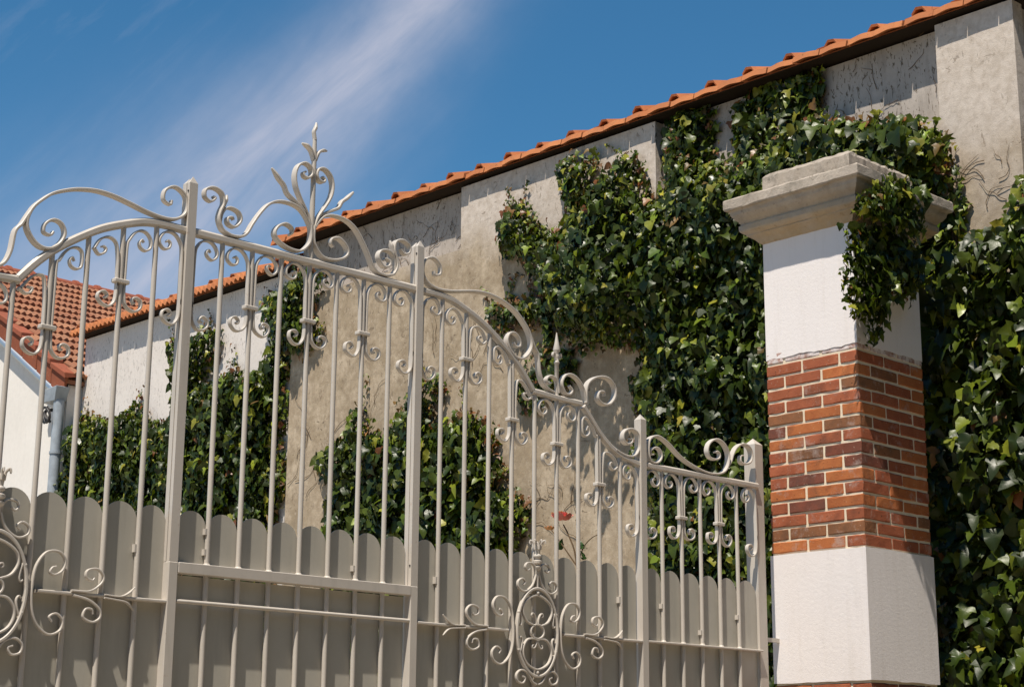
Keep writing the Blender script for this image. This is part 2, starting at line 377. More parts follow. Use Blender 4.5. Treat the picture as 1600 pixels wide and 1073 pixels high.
def prism_x(name, poly, x0, x1, m):
    n = len(poly); V = [(x0, y, z) for y, z in poly]+[(x1, y, z) for y, z in poly]
    F = [tuple(range(n)), tuple(range(2*n-1, n-1, -1))]+[(i, i+n, (i+1)%n+n, (i+1)%n) for i in range(n)]
    return mesh(name, V, F, m)

# ------------------------------------------------------------------ ground
def ground():
    o = mesh('ground', [(-600,-600,0),(600,-600,0),(600,600,0),(-600,600,0)], [(0,1,2,3)], M['ground']); o['kind'] = 'structure'
    g = mesh('gravel_yard', [(-3,5.36,.004),(8.0,5.36,.004),(8.0,22,.004),(-3,22,.004)], [(0,1,2,3)], M['gravel']); g['kind'] = 'structure'
ground()

def added_trees():
    # dense tree row out of view, added to block light on street-facing sides
    rng = np.random.default_rng(8); bm = bmesh.new()
    for k in range(46):
        x = -26+k*1.15; z = rng.uniform(1.5, 11.0); r = rng.uniform(1.6, 2.6)
        mt = Matrix.Translation((x, -6.5+rng.uniform(-.8, .8), z)) @ Matrix.Diagonal((r, r*.8, r*1.1, 1))
        bmesh.ops.create_icosphere(bm, subdivisions=3, radius=1.0, matrix=mt)
    for k in range(40):
        mt = Matrix.Translation((-26+k*1.3, -6.6, rng.uniform(1, 9))) @ Matrix.Diagonal((1.9, 1.4, 2.6, 1))
        bmesh.ops.create_icosphere(bm, subdivisions=3, radius=1.0, matrix=mt)
    for v in bm.verts: v.co += Vector(rng.normal(0, .13, 3))
    me = bpy.data.meshes.new('added_tree_row'); bm.to_mesh(me); bm.free()
    m = mat('added_tree_foliage', (0.03, 0.055, 0.015), 0.8, 0.2); t = NT(m)
    t.color(t.mix(t.noise(3, 6, 0.7, t.coords((1, 1, 1), 'World')), (0.045, 0.075, 0.02), (0.015, 0.03, 0.008))); me.materials.append(m)
    o = bpy.data.objects.new('added_tree_row', me); COL.objects.link(o); o['kind'] = 'stuff'
    o['label'] = 'dense row of dark trees added unseen behind the camera to block light'; o['category'] = 'trees'
added_trees()

# ------------------------------------------------------------------ brick pillar
CX, CY, WL, WR, CO = 7.017, 4.805, 0.565, 0.582, 0.06563
def pillar():
    rnd = random.Random(4)
    rt = Root('gate_pillar', (CX+WR/2, CY+WL/2, 0), 'square gate pillar of red brick with white rendered bands and moulded stone cap', 'pillar')
    zb = H+1.065; zt = zb+15*CO; zl = H+0.431
    rt.add(box('mortar_core', CX+0.0045, CX+WR-0.0045, CY+0.0045, CY+WL-0.0045, 0.0, zt+CO*0.9, M['mortar']))
    def rough_box(name, x0, x1, y0, y1, z0, z1, m, jag0=0.0, jag1=0.0, n=14, seed=1):
        rr = random.Random(seed); V = []; F = []
        per = []
        for (ax, ay, bx, by) in ((x0,y0,x1,y0),(x1,y0,x1,y1),(x1,y1,x0,y1),(x0,y1,x0,y0)):
            for k in range(n): per.append((ax+(bx-ax)*k/n, ay+(by-ay)*k/n))
        c = ((x0+x1)/2, (y0+y1)/2); Pn = len(per)
        ja = [rr.uniform(-1, 1) for _ in range(Pn)]; jb = [rr.uniform(-1, 1) for _ in range(Pn)]
        for i, (x, y) in enumerate(per): V.append((x, y, z0+jag0*(0.6*ja[i]+0.4*ja[i-1])))
        for i, (x, y) in enumerate(per): V.append((x, y, z1+jag1*(0.6*jb[i]+0.4*jb[i-1])))
        for i in range(Pn): F.append((i, (i+1)%Pn, Pn+(i+1)%Pn, Pn+i))
        F.append(tuple(range(Pn, 2*Pn)))
        return mesh(name, V, F, m)
    rt.add(rough_box('upper_render', CX-0.0008, CX+WR+0.0008, CY-0.0008, CY+WL+0.0008, zt+0.034, H+2.745, M['white'], 0.007, 0, 24, 3))
    rt.add(rough_box('lower_render', CX-0.006, CX+WR+0.006, CY-0.006, CY+WL+0.006, zl, zb, M['white'], 0.004, 0.004, 14, 5))
    # bricks, 2.5 bricks a side, laid pinwheel and reversed every other course
    j = 0.0125; bd = 0.105
    kinds = ['brick_orange']*6+['brick_red']*9+['brick_dark']*1+['brick_brown']*2
    def brick_mesh(lx, ly, h):
        me = bpy.data.meshes.new('brick'); bm = bmesh.new()
        vs_ = [bm.verts.new(v) for v in boxv(-lx/2, lx/2, -ly/2, ly/2, -h/2, h/2)]
        for f in BOXF: bm.faces.new([vs_[i] for i in f])
        bmesh.ops.bevel(bm, geom=list(bm.edges), offset=0.0035, segments=1, affect='EDGES')
        lg = [e for e in bm.edges if e.calc_length() > 0.09]; bmesh.ops.subdivide_edges(bm, edges=lg, cuts=3)
        for v in bm.verts: v.co += Vector((rnd.gauss(0, .0009), rnd.gauss(0, .0009), rnd.gauss(0, .0011)))
        bm.to_mesh(me); bm.free(); return me
    cache = {}
    def put(x0, x1, y0, y1, z, h, kind):
        key = (round(x1-x0, 2), round(y1-y0, 2), round(h, 3), kind, rnd.randrange(3))
        if key not in cache:
            me = brick_mesh(x1-x0, y1-y0, h); me.materials.append(M[kind]); cache[key] = me
        o = bpy.data.objects.new('brick', cache[key]); COL.objects.link(o)
        o.location = ((x0+x1)/2, (y0+y1)/2, z+h/2); rt.add(o)
    def course(z, h, typ, merged=None):
        X0, X1, Y0, Y1 = CX, CX+WR, CY, CY+WL
        for side in range(4):
            Ls = WR if side in (0, 2) else WL
            S = (Ls-bd-2*j)/2
            for k in range(2):
                a = k*(S+j); b = a+S
                if typ:  a, b = Ls-b, Ls-a          # reversed pinwheel
                pr = rnd.uniform(-0.0025, 0.002) if z < zt else 0.0016
                if side == 0: q = (X0+a, X0+b, Y0+pr, Y0+bd)
                elif side == 1: q = (X1-bd, X1-pr, Y0+a, Y0+b)
                elif side == 2: q = (X1-b, X1-a, Y1-bd, Y1-pr)
                else: q = (X0+pr, X0+bd, Y1-b, Y1-a)
                dz = rnd.uniform(-0.0012, 0.0012)
                if merged is None: put(*q, z+dz, h, rnd.choice(kinds) if z < zt else 'brick_limed')
                else:
                    base = len(merged[0]); merged[0].extend(boxv(*q, z, z+h)); merged[1].extend([tuple(base+i for i in f) for f in BOXF])
    hb = CO-j
    for c in range(16): course(zb+c*CO+j*0.8, hb, c % 2)
    for c in range(4): course(zl-(c+1)*CO, hb, c % 2)
    mg = ([], [])
    z = zl-5*CO; c = 0
    while z > 0.02: course(z, hb, c % 2, mg); z -= CO; c += 1
    lo = mesh('lower_brickwork', mg[0], mg[1], M['brick_red']); lo['kind'] = 'stuff'; rt.add(lo)
    # stone cap: swept moulding profile (offset, height)
    prof = [(0.0, 2.715), (0.012, 2.722), (0.03, 2.742), (0.052, 2.757), (0.062, 2.762), (0.062, 2.768), (0.070, 2.772), (0.084, 2.782), (0.089, 2.790), (0.090, 2.815),
            (0.082, 2.820), (0.082, 2.826), (0.090, 2.838), (0.108, 2.855), (0.119, 2.872), (0.123, 2.890), (0.127, 2.897), (0.142, 2.899), (0.147, 2.906), (0.147, 2.952), (0.142, 2.960), (0.02, 2.975)]
    V = []; F = []; nseg = 18; rr = random.Random(11)
    def ring(o_, z, jz=0.0):
        x0, x1, y0, y1 = CX-o_, CX+WR+o_, CY-o_, CY+WL+o_
        for (ax, ay, bx, by) in ((x0,y0,x1,y0),(x1,y0,x1,y1),(x1,y1,x0,y1),(x0,y1,x0,y0)):
            for k in range(nseg):
                t = k/nseg; e = 0.0 if k == 0 else 1.0
                nx, ny = (by-ay), -(bx-ax); ln = math.hypot(nx, ny); jj = rr.uniform(-jz, jz)*e
                V.append((ax+(bx-ax)*t+nx/ln*jj, ay+(by-ay)*t+ny/ln*jj, z+rr.uniform(-jz, jz)*0.8))
    for (o_, z) in prof: ring(o_, H+z, 0.0012 if z < 2.89 else 0.0028)
    pn = nseg*4
    for i in range(len(prof)-1):
        for k in range(pn): F.append((i*pn+k, i*pn+(k+1)%pn, (i+1)*pn+(k+1)%pn, (i+1)*pn+k))
    F.append(tuple(range(pn-1, -1, -1))); F.append(tuple((len(prof)-1)*pn+k for k in range(pn)))
    rt.add(mesh('moulded_cap', V, F, M['stone']))
    V = []; F = []
    bp = [(-0.004, 2.966), (-0.004, 3.085), (-0.016, 3.105), (-0.05, 3.114), (-0.28, 3.125)]
    for (o_, z) in bp: ring(o_, H+z, 0.004)
    for i in range(len(bp)-1):
        for k in range(pn): F.append((i*pn+k, i*pn+(k+1)%pn, (i+1)*pn+(k+1)%pn, (i+1)*pn+k))
    F.append(tuple(range(pn-1, -1, -1))); F.append(tuple((len(bp)-1)*pn+k for k in range(pn)))
    rt.add(mesh('cap_block', V, F, M['stone']))
pillar()

# ------------------------------------------------------------------ houses behind
def wave_tile(name, width, length, th, waves, amp, roll=0.0, front=0.0):
    """clay tile: local x up the slope, y along the eaves, z off the slope"""
    ny = max(6, waves*8); V = []; F = []
    for e in (0, 1):
        for xx in (0.0, length):
            for k in range(ny+1):
                t = k/ny; y = (t-0.5)*width
                z = amp*0.5*(1-math.cos(2*math.pi*waves*t)) if waves else 0.0
                if roll and t > 0.80: z = max(z, roll*math.sin(math.pi*min((t-0.80)/0.20, 1))**0.5)
                V.append((xx+(front if (not e and xx == 0.0) else 0), y, z+(0 if e else th)))
    n = ny+1
    for k in range(ny):
        F.append((k, k+1, n+k+1, n+k)); F.append((2*n+k, 3*n+k, 3*n+k+1, 2*n+k+1))
        F.append((k, 2*n+k, 2*n+k+1, k+1)); F.append((n+k, n+k+1, 3*n+k+1, 3*n+k))
    F.append((0, n, 3*n, 2*n)); F.append((ny, 2*n+ny, 3*n+ny, n+ny))
    me = bpy.data.meshes.new(name); me.from_pydata(V, [], F); me.update(); return me
def rib_tile(name, width, length):
    """interlocking tile with a chamfered raised side rib"""
    prof = [(-0.5*width, 0.016), (-0.5*width+0.045, 0.016), (-0.5*width+0.06, 0.006), (0.5*width-0.10, 0.006), (0.5*width-0.075, 0.048), (0.5*width-0.035, 0.054), (0.5*width, 0.022)]
    V = []; F = []; n = len(prof)
    for xx in (0.0, length):
        for y, z in prof: V.append((xx, y, z+0.014))
        for y, z in prof: V.append((xx, y, z-0.002))
    for k in range(n-1):
        F.append((k, k+1, 2*n+k+1, 2*n+k)); F.append((n+k, 3*n+k, 3*n+k+1, n+k+1)); F.append((k, n+k, n+k+1, k+1)); F.append((2*n+k, 2*n+k+1, 3*n+k+1, 3*n+k))
    F.append((0, 2*n, 3*n, n)); F.append((n-1, 2*n-1, 4*n-1, 3*n-1))
    me = bpy.data.meshes.new(name); me.from_pydata(V, [], F); me.update(); return me

def roof_tiles(rt, roof, y0, y1, xe, ze, slope, pitch1, pitch2, amp, seed, off1=0.0, off2=0.0, waves=1):
    rnd = random.Random(seed); c, s = math.cos(slope), math.sin(slope)
    me1 = wave_tile('tile', pitch1*0.968, 0.36, 0.034, waves, amp, 0.0, 0.022); me1.materials.append(M['tile'])
    me2 = rib_tile('tile', pitch2*0.985, 0.38); me2.materials.append(M['tile'])
    def put(me, y, u, h):
        o = bpy.data.objects.new('tile', me); COL.objects.link(o)
        o.location = (xe+u*c-h*s+rnd.uniform(-0.009, 0.006), y, ze+u*s+h*c+rnd.uniform(-0.003, 0.004))
        o.rotation_euler = (rnd.uniform(-0.028, 0.028), -slope+rnd.uniform(-0.02, 0.02), rnd.uniform(-0.018, 0.018)); rt.add(o, roof)
    y = y0+off1
    while y < y1: put(me1, y, 0.0, 0.0); y += pitch1
    y = y0+off2; k = 0
    while y < y1: put(me2, y, 0.085, 0.022); put(me2, y, 0.42, 0.03); y += pitch2

def right_house():
    XW, XR, XE = 8.10, 8.182, 8.029
    y0, y1 = 4.43, 10.98; L1, L2 = H+3.70, H+3.60; T = H+4.18; ze = H+4.203
    rt = Root('outbuilding', (9.5, 7.7, 0), 'long rendered outbuilding with recessed panels and orange clay eaves behind the gate', 'building')
    rt.add(box('wall', XR, 12.0, y0+0.03, y1, 0, T, M['panel_plaster']))
    comb = [(y0,0),(y1+.004,0),(y1+.004,L1),(8.96,L1),(8.96,T-.004),(7.06,T-.004),(7.06,L2),(4.925,L2),(4.925,T-.004),(y0,T-.004)]
    o = prism_x('lower_wall_and_pilasters', comb, XW, XR+0.02, M['tan']); rt.add(o)
    sl = R(17)
    rt.add(box('soffit', XE+.03, XR+.3, y0-.28, y1+.16, ze-.006, ze-.001, M['timber']))
    c, s = math.cos(sl), math.sin(sl)
    roof = rt.add(prism_y('roof', [(XE+.04, ze+.001), (XE+4.2*c, ze+4.2*s-.03), (XE+4.2*c, ze+4.2*s+.03), (XE+.04, ze+.012)], y0-.30, y1+.17, M['tile']))
    roof_tiles(rt, roof, y0-.2, y1+.25, XE, ze, sl, 0.198, 0.3125, 0.009, 2, off1=0.166, off2=0.055)
right_house()

def left_house():
    XW, XE = 8.20, 8.085; y0, y1 = 10.985, 14.42; ze = H+0.4968*8.085
    rt = Root('white_outbuilding', (10, 12.7, 0), 'low white rendered building with orange tiled eaves beyond the ivy, left of the outbuilding', 'building')
    rt.add(box('wall', XW, 12.0, y0+0.004, y1, 0, ze-.023, M['white_render']))
    sl = R(20); c, s = math.cos(sl), math.sin(sl)
    rt.add(box('soffit', XE+.03, XW+.3, y0+.012, y1+.04, ze-.006, ze-.001, M['timber']))
    roof = rt.add(prism_y('roof', [(XE+.04, ze+.001), (XE+3.6*c, ze+3.6*s-.03), (XE+3.6*c, ze+3.6*s+.03), (XE+.04, ze+.012)], y0+.01, y1+.05, M['tile']))
    roof_tiles(rt, roof, y0+.1, y1+.1, XE, ze, sl, 0.21, 0.32, 0.026, 7, off1=0.0, off2=0.09, waves=3)
left_house()

def gable_house():
    XG = 8.05; m_ = 0.6018; ye = 14.37; zeave = H+3.583; yr = 17.45; zr = zeave+m_*(yr-ye)
    rt = Root('gabled_house', (10.5, 17.4, 0), 'pale cream gabled house with brown tiled roof at far left behind the gate', 'house')
    yb = 2*yr-14.44
    poly = [(14.44,0),(yb,0),(yb,zeave-.06),(yr,zr-.10),(14.44,zeave-.06)]
    rt.add(prism_x('gable_wall', poly, XG, 15.0, M['gable_render']))
    # roof deck
    dk = [(ye+.02, zeave-.06), (yr, zr-.045), (2*yr-ye-.02, zeave-.06), (2*yr-ye-.02, zeave-.02), (yr, zr-.012), (ye+.02, zeave-.02)]
    roof = rt.add(prism_x('roof', dk, XG-.04, 15.2, M['tile_old']))
    sl = math.atan(m_); c, s = math.cos(sl), math.sin(sl); rnd = random.Random(9)
    # interlocking tiles: local x up the slope; slope rises with +Y
    me = wave_tile('tile', 0.2175, 0.27, 0.034, 3, 0.024); me.materials.append(M['tile_old'])
    tot = (yr-ye)/c; rows = 16; step = tot/rows
    for r in range(rows):
        for k in range(14):
            x = XG+0.10+0.22*k+(0.11 if r % 2 else 0)+rnd.uniform(-.004, .004); u = r*step
            o = bpy.data.objects.new('tile', me); COL.objects.link(o)
            o.rotation_mode = 'XYZ'; h = 0.012
            mt = Matrix.Translation((x, ye+u*c-h*s, zeave+u*s+h*c-.012)) @ Matrix.Rotation(R(90), 4, 'Z') @ Matrix.Rotation(-sl+R(7.5)+rnd.uniform(-.012, .012), 4, 'Y')
            o.matrix_world = mt; lo = mt.copy(); o.matrix_basis = lo; rt.add(o, roof)
    # ridge tiles
    k = 0; x = XG-.05
    while x < 12.4:
        ln = 0.315; V = []; F = []; n = 9
        for (xx, rr) in ((x, 0.082), (x+ln-.05, 0.078), (x+ln-.045, 0.096), (x+ln, 0.096)):
            for j in range(n):
                a = math.pi*j/(n-1); V.append((xx, yr-rr*1.15*math.cos(a), zr-.03+rr*math.sin(a)))
        for i in range(3):
            for j in range(n-1): F.append((i*n+j, i*n+j+1, (i+1)*n+j+1, (i+1)*n+j))
        F.append(tuple(range(3*n, 4*n))); F.append(tuple(range(n-1, -1, -1)))
        rt.add(mesh('ridge_tile', V, F, M['tile_ridge']), roof); x += 0.285; k += 1
    # verge tiles down the rake
    nv = 10; st = (yr-ye)/nv
    for k in range(nv):
        ya = ye-.02+k*st; yb_ = ya+st*0.945; dz = rnd.uniform(-.006, .006)
        za = zeave+m_*(ya-ye); zb_ = zeave+m_*(yb_-ye); lift = 0.018
        x0, x1 = XG-.072+rnd.uniform(-.004, .004), XG-.045
        dn = 0.215
        V = [(x0,ya,za+lift),(x0,yb_,zb_+.002),(x0,yb_,zb_-dn),(x0,ya,za+lift-dn),(x1,ya,za+lift),(x1,yb_,zb_+.002),(x1,yb_,zb_-dn),(x1,ya,za+lift-dn)]
        if k == 0:
            V[3] = (x0, ya+.07, za+lift-dn+.03); V[7] = (x1, ya+.07, za+lift-dn+.03)
        rt.add(mesh('verge_tile', V, BOXF, M['tile_verge'], None, False, 0.006), roof)
        V = [(x0-.022,ya,za+lift+.032),(x0-.022,yb_,zb_+.022),(x0-.022,yb_,zb_-.03),(x0-.022,ya,za+lift-.028),(x1+.10,ya,za+lift+.038),(x1+.10,yb_,zb_+.028),(x1+.10,yb_,zb_+.0),(x1+.10,ya,za+lift+.004)]
        rt.add(mesh('verge_cap_tile', V, BOXF, M['tile_ridge'], None, False, 0.005), roof)
    # zinc edge roll under the verge, hopper and downpipe
    z_ = lambda y: zeave+m_*(y-ye)-.235
    rt.add(tube('verge_gutter', [(XG-.05, 14.56, z_(14.56)), (XG-.05, yr, z_(yr))], 0.036, M['zinc'], 12), roof)
    rt.add(mesh('rain_hopper', [(XG-.13,14.44,H+3.355),(XG-.13,14.70,H+3.365),(XG-.01,14.70,H+3.365),(XG-.01,14.44,H+3.355),(XG-.15,14.38,H+3.49),(XG-.15,14.715,H+3.475),(XG-.005,14.715,H+3.475),(XG-.005,14.38,H+3.49)], BOXF, M['pipe'], None, False, 0.004))
    rt.add(tube('downpipe', [(XG-.07, 14.46, H+3.36), (XG-.07, 14.46, 0.02)], 0.052, M['pipe'], 16))
    rt.add(tube('pipe_clip', [(XG-.07, 14.46, H+2.85), (XG-.07, 14.46, H+2.875)], 0.060, M['pipe'], 16))
    # small black iron hook on the gable
    hk = Root('iron_bracket', (XG-.1, 14.6, H+3.2), 'small black iron scroll bracket on the cream gable beside the grey downpipe', 'bracket')
    sc = [(14.60,3.29),(14.56,3.30),(14.50,3.27),(14.455,3.21),(14.47,3.16),(14.52,3.15),(14.56,3.19),(14.60,3.24)]
    hk.add(tube('scroll', [(XG-.16, y, H+z) for y, z in sc], 0.013, M['iron'], 6, 5))
    hk.add(tube('arm', [(XG+.01, 14.64, H+3.31), (XG-.12, 14.60, H+3.28), (XG-.16, 14.53, H+3.20), (XG-.15, 14.46, H+3.15)], 0.016, M['iron'], 6, 5))
    hk.add(tube('wire_loop', [(XG-.15, 14.55, H+3.29), (XG-.16, 14.50, H+3.30), (XG-.16, 14.46, H+3.25), (XG-.15, 14.49, H+3.19), (XG-.15, 14.53, H+3.22)], 0.008, M['iron'], 6, 5))
    V = [(XG-.16,14.62,H+3.29),(XG-.16,14.50,H+3.16),(XG-.16,14.56,H+3.14),(XG-.16,14.64,H+3.2),(XG-.15,14.62,H+3.29),(XG-.15,14.50,H+3.16),(XG-.15,14.56,H+3.14),(XG-.15,14.64,H+3.2)]
    hk.add(mesh('plate', V, BOXF, M['iron']))
gable_house()

# ------------------------------------------------------------------ iron gate
GC, YG, PT = 3.990, 5.310, 0.139
ZB = 0.06
GP = M['gate_paint']
RAIL = [(0.575,1.962),(0.62,1.962),(0.69,1.962),(0.77,1.952),(0.86,1.922),(0.94,1.888),(1.01,1.847),(1.07,1.807),(1.13,1.762),(1.19,1.706),(1.25,1.638),(1.262,1.630),(1.33,1.629),(1.43,1.624),(1.555,1.623),(1.575,1.612),(1.62,1.568),(1.68,1.506),(1.755,1.449),(1.84,1.415),(1.955,1.392)]
def rail_z(d):
    d = abs(d)
    if d <= 0.575: return 1.962
    if d >= 1.955: return 1.392
    for (a, za), (b, zb) in zip(RAIL, RAIL[1:]):
        if a <= d <= b: return za+(zb-za)*(d-a)/(b-a)
def gx(sd, d): return GC+sd*d
def mirror(pts, sd):            # measured points are world (x, z above eye); give them to side sd
    out = []
    for x, z in pts:
        d = abs(x-GC) if True else 0
        out.append((GC+sd*d, H+z))
    return out
TOP_S = [(.015,-.225),(.016,-.12),(.018,-.065),(.026,-.035),(.045,-.012),(.070,-.003),(.096,-.010),(.115,-.034),(.115,-.058),(.096,-.073),(.075,-.066),(.068,-.049),(.078,-.038),(.087,-.045)]
BOT_S = [(.015,.0),(.016,-.045),(.022,-.078),(.042,-.099),(.068,-.099),(.088,-.080),(.086,-.057),(.066,-.048),(.052,-.058),(.056,-.071),(.064,-.069)]
def unit(rt, x, zc, sides=(-1, 1), bar_off=0.0, railf=None, collar=True):
    railf = railf or (lambda q: H+rail_z(q-GC)-0.017)
    rr = random.Random(int(x*1000))
    for s in sides:
        zr = min(railf(x+s*0.03), railf(x+s*0.11)) if abs(railf(x+s*0.03)-railf(x+s*0.11)) < 0.03 else railf(x+s*0.075)-0.012
        top = []
        for (a, b) in TOP_S:
            z = zr+b*(1+rr.uniform(-.03, .03))
            if b < -0.2: z = zc-0.02
            elif b < -0.1: z = (zc+zr-.06)/2
            sl_ = (railf(x+s*(a+0.004))-railf(x+s*0.07)) if abs(b) < 0.04 else 0
            top.append((x+s*(a+bar_off), z+max(-.03, min(.03, sl_*0.8))))
        rt.add(strip('scroll', top, YG, 0.020, 0.0078, GP, 1, 0.65, 5))
        bot = [(x+s*(a+bar_off), zc+b*(1+rr.uniform(-.03, .03))) for a, b in BOT_S]
        rt.add(strip('scroll', bot, YG, 0.020, 0.0078, GP, 1, 0.65, 5))
    if collar:
        rt.add(mesh('collar', boxv(x-.031, x+.031, YG-.016, YG+.013, zc-.008, zc+.008), BOXF, GP, None, False, 0.003))
def bar(rt, x, z0, z1, r=0.0098):
    rt.add(tube('bar', [(x, YG, z0), (x, YG, z1)], r, GP, 12))
def board(rt, xa, xb, ztop, zbot, rnd):
    w = xb-xa; c = (xa+xb)/2; r = w/2; n = 14
    poly = [(xa, zbot), (xb, zbot)]+[(c+r*math.cos(math.pi*k/n), ztop-r+r*math.sin(math.pi*k/n)) for k in range(n+1)]
    dy = rnd.uniform(-.0012, .0012)
    rt.add(prism_y('board', poly, YG+.0135+dy, YG+.0165+dy, M['board_paint']))
def flatboard(rt, xa, xb, z0, z1, rnd):
    dy = rnd.uniform(-.0012, .0012)
    rt.add(box('board', xa, xb, YG+.0135+dy, YG+.0165+dy, z0, z1, M['board_paint']))
def post(rt, x, w, dpt, ztop, groove=False, zmid=None, apex=0.028, dy=0.0):
    x0, x1, y0, y1 = x-w/2, x+w/2, YG+dy-dpt/2, YG+dy+dpt/2
    zs = ztop-apex
    def tower(name, x0, x1, y0, y1, z0, zs, zt):
        V = boxv(x0, x1, y0, y1, z0, zs)+[((x0+x1)/2, (y0+y1)/2, zt)]
        F = [(0,3,2,1),(0,1,5,4),(1,2,6,5),(2,3,7,6),(3,0,4,7),(4,5,8),(5,6,8),(6,7,8),(7,4,8)]
        return mesh(name, V, F, GP)
    if groove:
        rt.add(box('post', x0, x1, y0, y1, ZB, zmid, GP, 0.003))
        ym = YG-.002
        rt.add(tower('post', x0+.002, x1-.002, y0+.002, ym-.001, zmid, zs, ztop))
        rt.add(tower('post', x0, x1-.001, ym+.001, y1, zmid, zs, ztop-.004))
    else:
        rt.add(tower('post', x0, x1, y0, y1, ZB, zs, ztop))
def medallion(rt, x, sd):
    """oval rosette with lyre and crown, centred on a bar"""
    def G_(name, pts, w=0.012, th=0.0065, t0=1, t1=0.7, y=None, n=5, parent=None):
        return rt.add(strip(name, pts, YG-.021 if y is None else y, w, th, GP, t0, t1, n), parent)
    zc = H+0.5755; ax, az = 0.1225, 0.186
    el = lambda a, b, cx=x, cz=zc: [(cx+a*math.cos(2*math.pi*k/28), cz+b*math.sin(2*math.pi*k/28)) for k in range(29)]
    ring = G_('oval_ring', el(ax, az), 0.018, 0.012, 1, 1, None, 2)
    both = lambda pts: ([(x+u, H+v) for u, v in pts], [(x-u, H+v) for u, v in pts])
    up = [(-.022,.603),(-.066,.622),(-.088,.665),(-.070,.705),(0,.733),(.070,.705),(.088,.665),(.066,.622),(.022,.603)]
    G_('inner_scroll', [(x+u, H+v) for u, v in up], 0.014, 0.008, 1, 1, None, 5, ring)
    lo = [(0,.541),(-.022,.548),(-.060,.541),(-.084,.507),(-.081,.468),(-.054,.436),(0,.4185),(.054,.436),(.081,.468),(.084,.507),(.060,.541),(.022,.548),(0,.541)]
    G_('inner_scroll', [(x+u, H+v) for u, v in lo], 0.014, 0.008, 1, 1, None, 5, ring)
    G_('centre_ring', el(.039, .030, x, H+.578), 0.014, 0.008, 1, 1, None, 2, ring)
    for s in (0, 1):
        G_('heart_curl', both([(.004,.607),(.008,.632),(.018,.650),(.030,.655),(.034,.645),(.026,.640)])[s], .011, .006, 1, .7, None, 5, ring)
        G_('heart_curl', both([(.002,.541),(.006,.525),(.016,.510),(.028,.508),(.030,.518),(.022,.522)])[s], .011, .006, 1, .7, None, 5, ring)
        G_('side_curl', both([(.108,.672),(.098,.64),(.094,.612),(.100,.600),(.108,.606)])[s], .011, .006, 1, .7, None, 5, ring)
        G_('side_curl', both([(.106,.478),(.094,.512),(.090,.538),(.098,.552),(.107,.545)])[s], .011, .006, 1, .7, None, 5, ring)
        # lyre above
        G_('lyre_scroll', both([(.006,.852),(.012,.815),(.034,.770),(.075,.745),(.112,.757),(.117,.783),(.092,.798),(.073,.785),(.084,.771)])[s], .014, .0075)
        G_('lyre_scroll', both([(.010,.822),(.014,.848),(.032,.867),(.062,.866),(.074,.850),(.062,.835),(.046,.843)])[s], .014, .0075)
        # below
        G_('lower_scroll', both([(.004,.355),(.030,.368),(.058,.402),(.095,.413),(.122,.394),(.116,.366),(.086,.359),(.072,.380),(.090,.388)])[s], .014, .0075)
        # C scroll beside
        G_('side_scroll', both([(.228,.660),(.214,.655),(.207,.640),(.224,.632),(.252,.648),(.262,.682),(.236,.711),(.188,.705),(.153,.655),(.143,.580),(.148,.512),(.170,.462),(.214,.432),(.256,.446),(.266,.480),(.242,.503),(.216,.492),(.226,.475)])[s], .014, .0075)
        G_('rod_scroll', both([(.292,.584),(.362,.587),(.405,.617),(.412,.644),(.386,.665),(.350,.657),(.346,.634),(.368,.624),(.378,.633)])[s], .014, .0075)
        G_('rod_scroll', both([(.300,.569),(.360,.557),(.403,.529),(.407,.499),(.378,.483),(.343,.497),(.350,.525),(.374,.526),(.380,.510)])[s], .014, .0075)
        G_('rod_leaf', both([(.420,.580),(.478,.577),(.512,.589),(.542,.615)])[s], .016, .005, 1, .35)
        G_('rod_leaf', both([(.420,.569),(.468,.565),(.511,.558),(.540,.532)])[s], .016, .005, 1, .35)
        for (u, v) in ((.112, .655), (.112, .497)):
            pb = both([(u, v)])[s][0]; rt.add(lathe('bead', pb[0], YG-.024, [(.002,pb[1]-.008),(.007,pb[1]-.004),(.007,pb[1]+.004),(.002,pb[1]+.008)], GP, 8), ring)
    for v in (.742, .405): rt.add(lathe('bead', x, YG-.024, [(.002,H+v-.008),(.008,H+v-.004),(.008,H+v+.004),(.002,H+v+.008)], GP, 8), ring)
    rt.add(lathe('stem', x, YG-.021, [(.006,H+.76),(.007,H+.845)], GP, 8))
    rt.add(lathe('crown', x, YG-.021, [(.006,H+.838),(.017,H+.845),(.018,H+.855),(.009,H+.860),(.009,H+.864),(.020,H+.870),(.021,H+.880),(.010,H+.886),(.010,H+.890),(.018,H+.896),(.018,H+.905),(.011,H+.910),(.013,H+.925),(.016,H+.945),(.014,H+.950)], GP, 12))
    for k in range(7):
        a = 2*math.pi*k/7; ca, sa = math.cos(a), math.sin(a)
        rt.add(tube('crown_petal', [(x+.012*ca, YG-.021+.012*sa, H+.93), (x+.018*ca, YG-.021+.018*sa, H+.958), (x+.032*ca, YG-.021+.032*sa, H+.968), (x+.036*ca, YG-.021+.036*sa, H+.955)], .006, GP, 6, 4, .003))

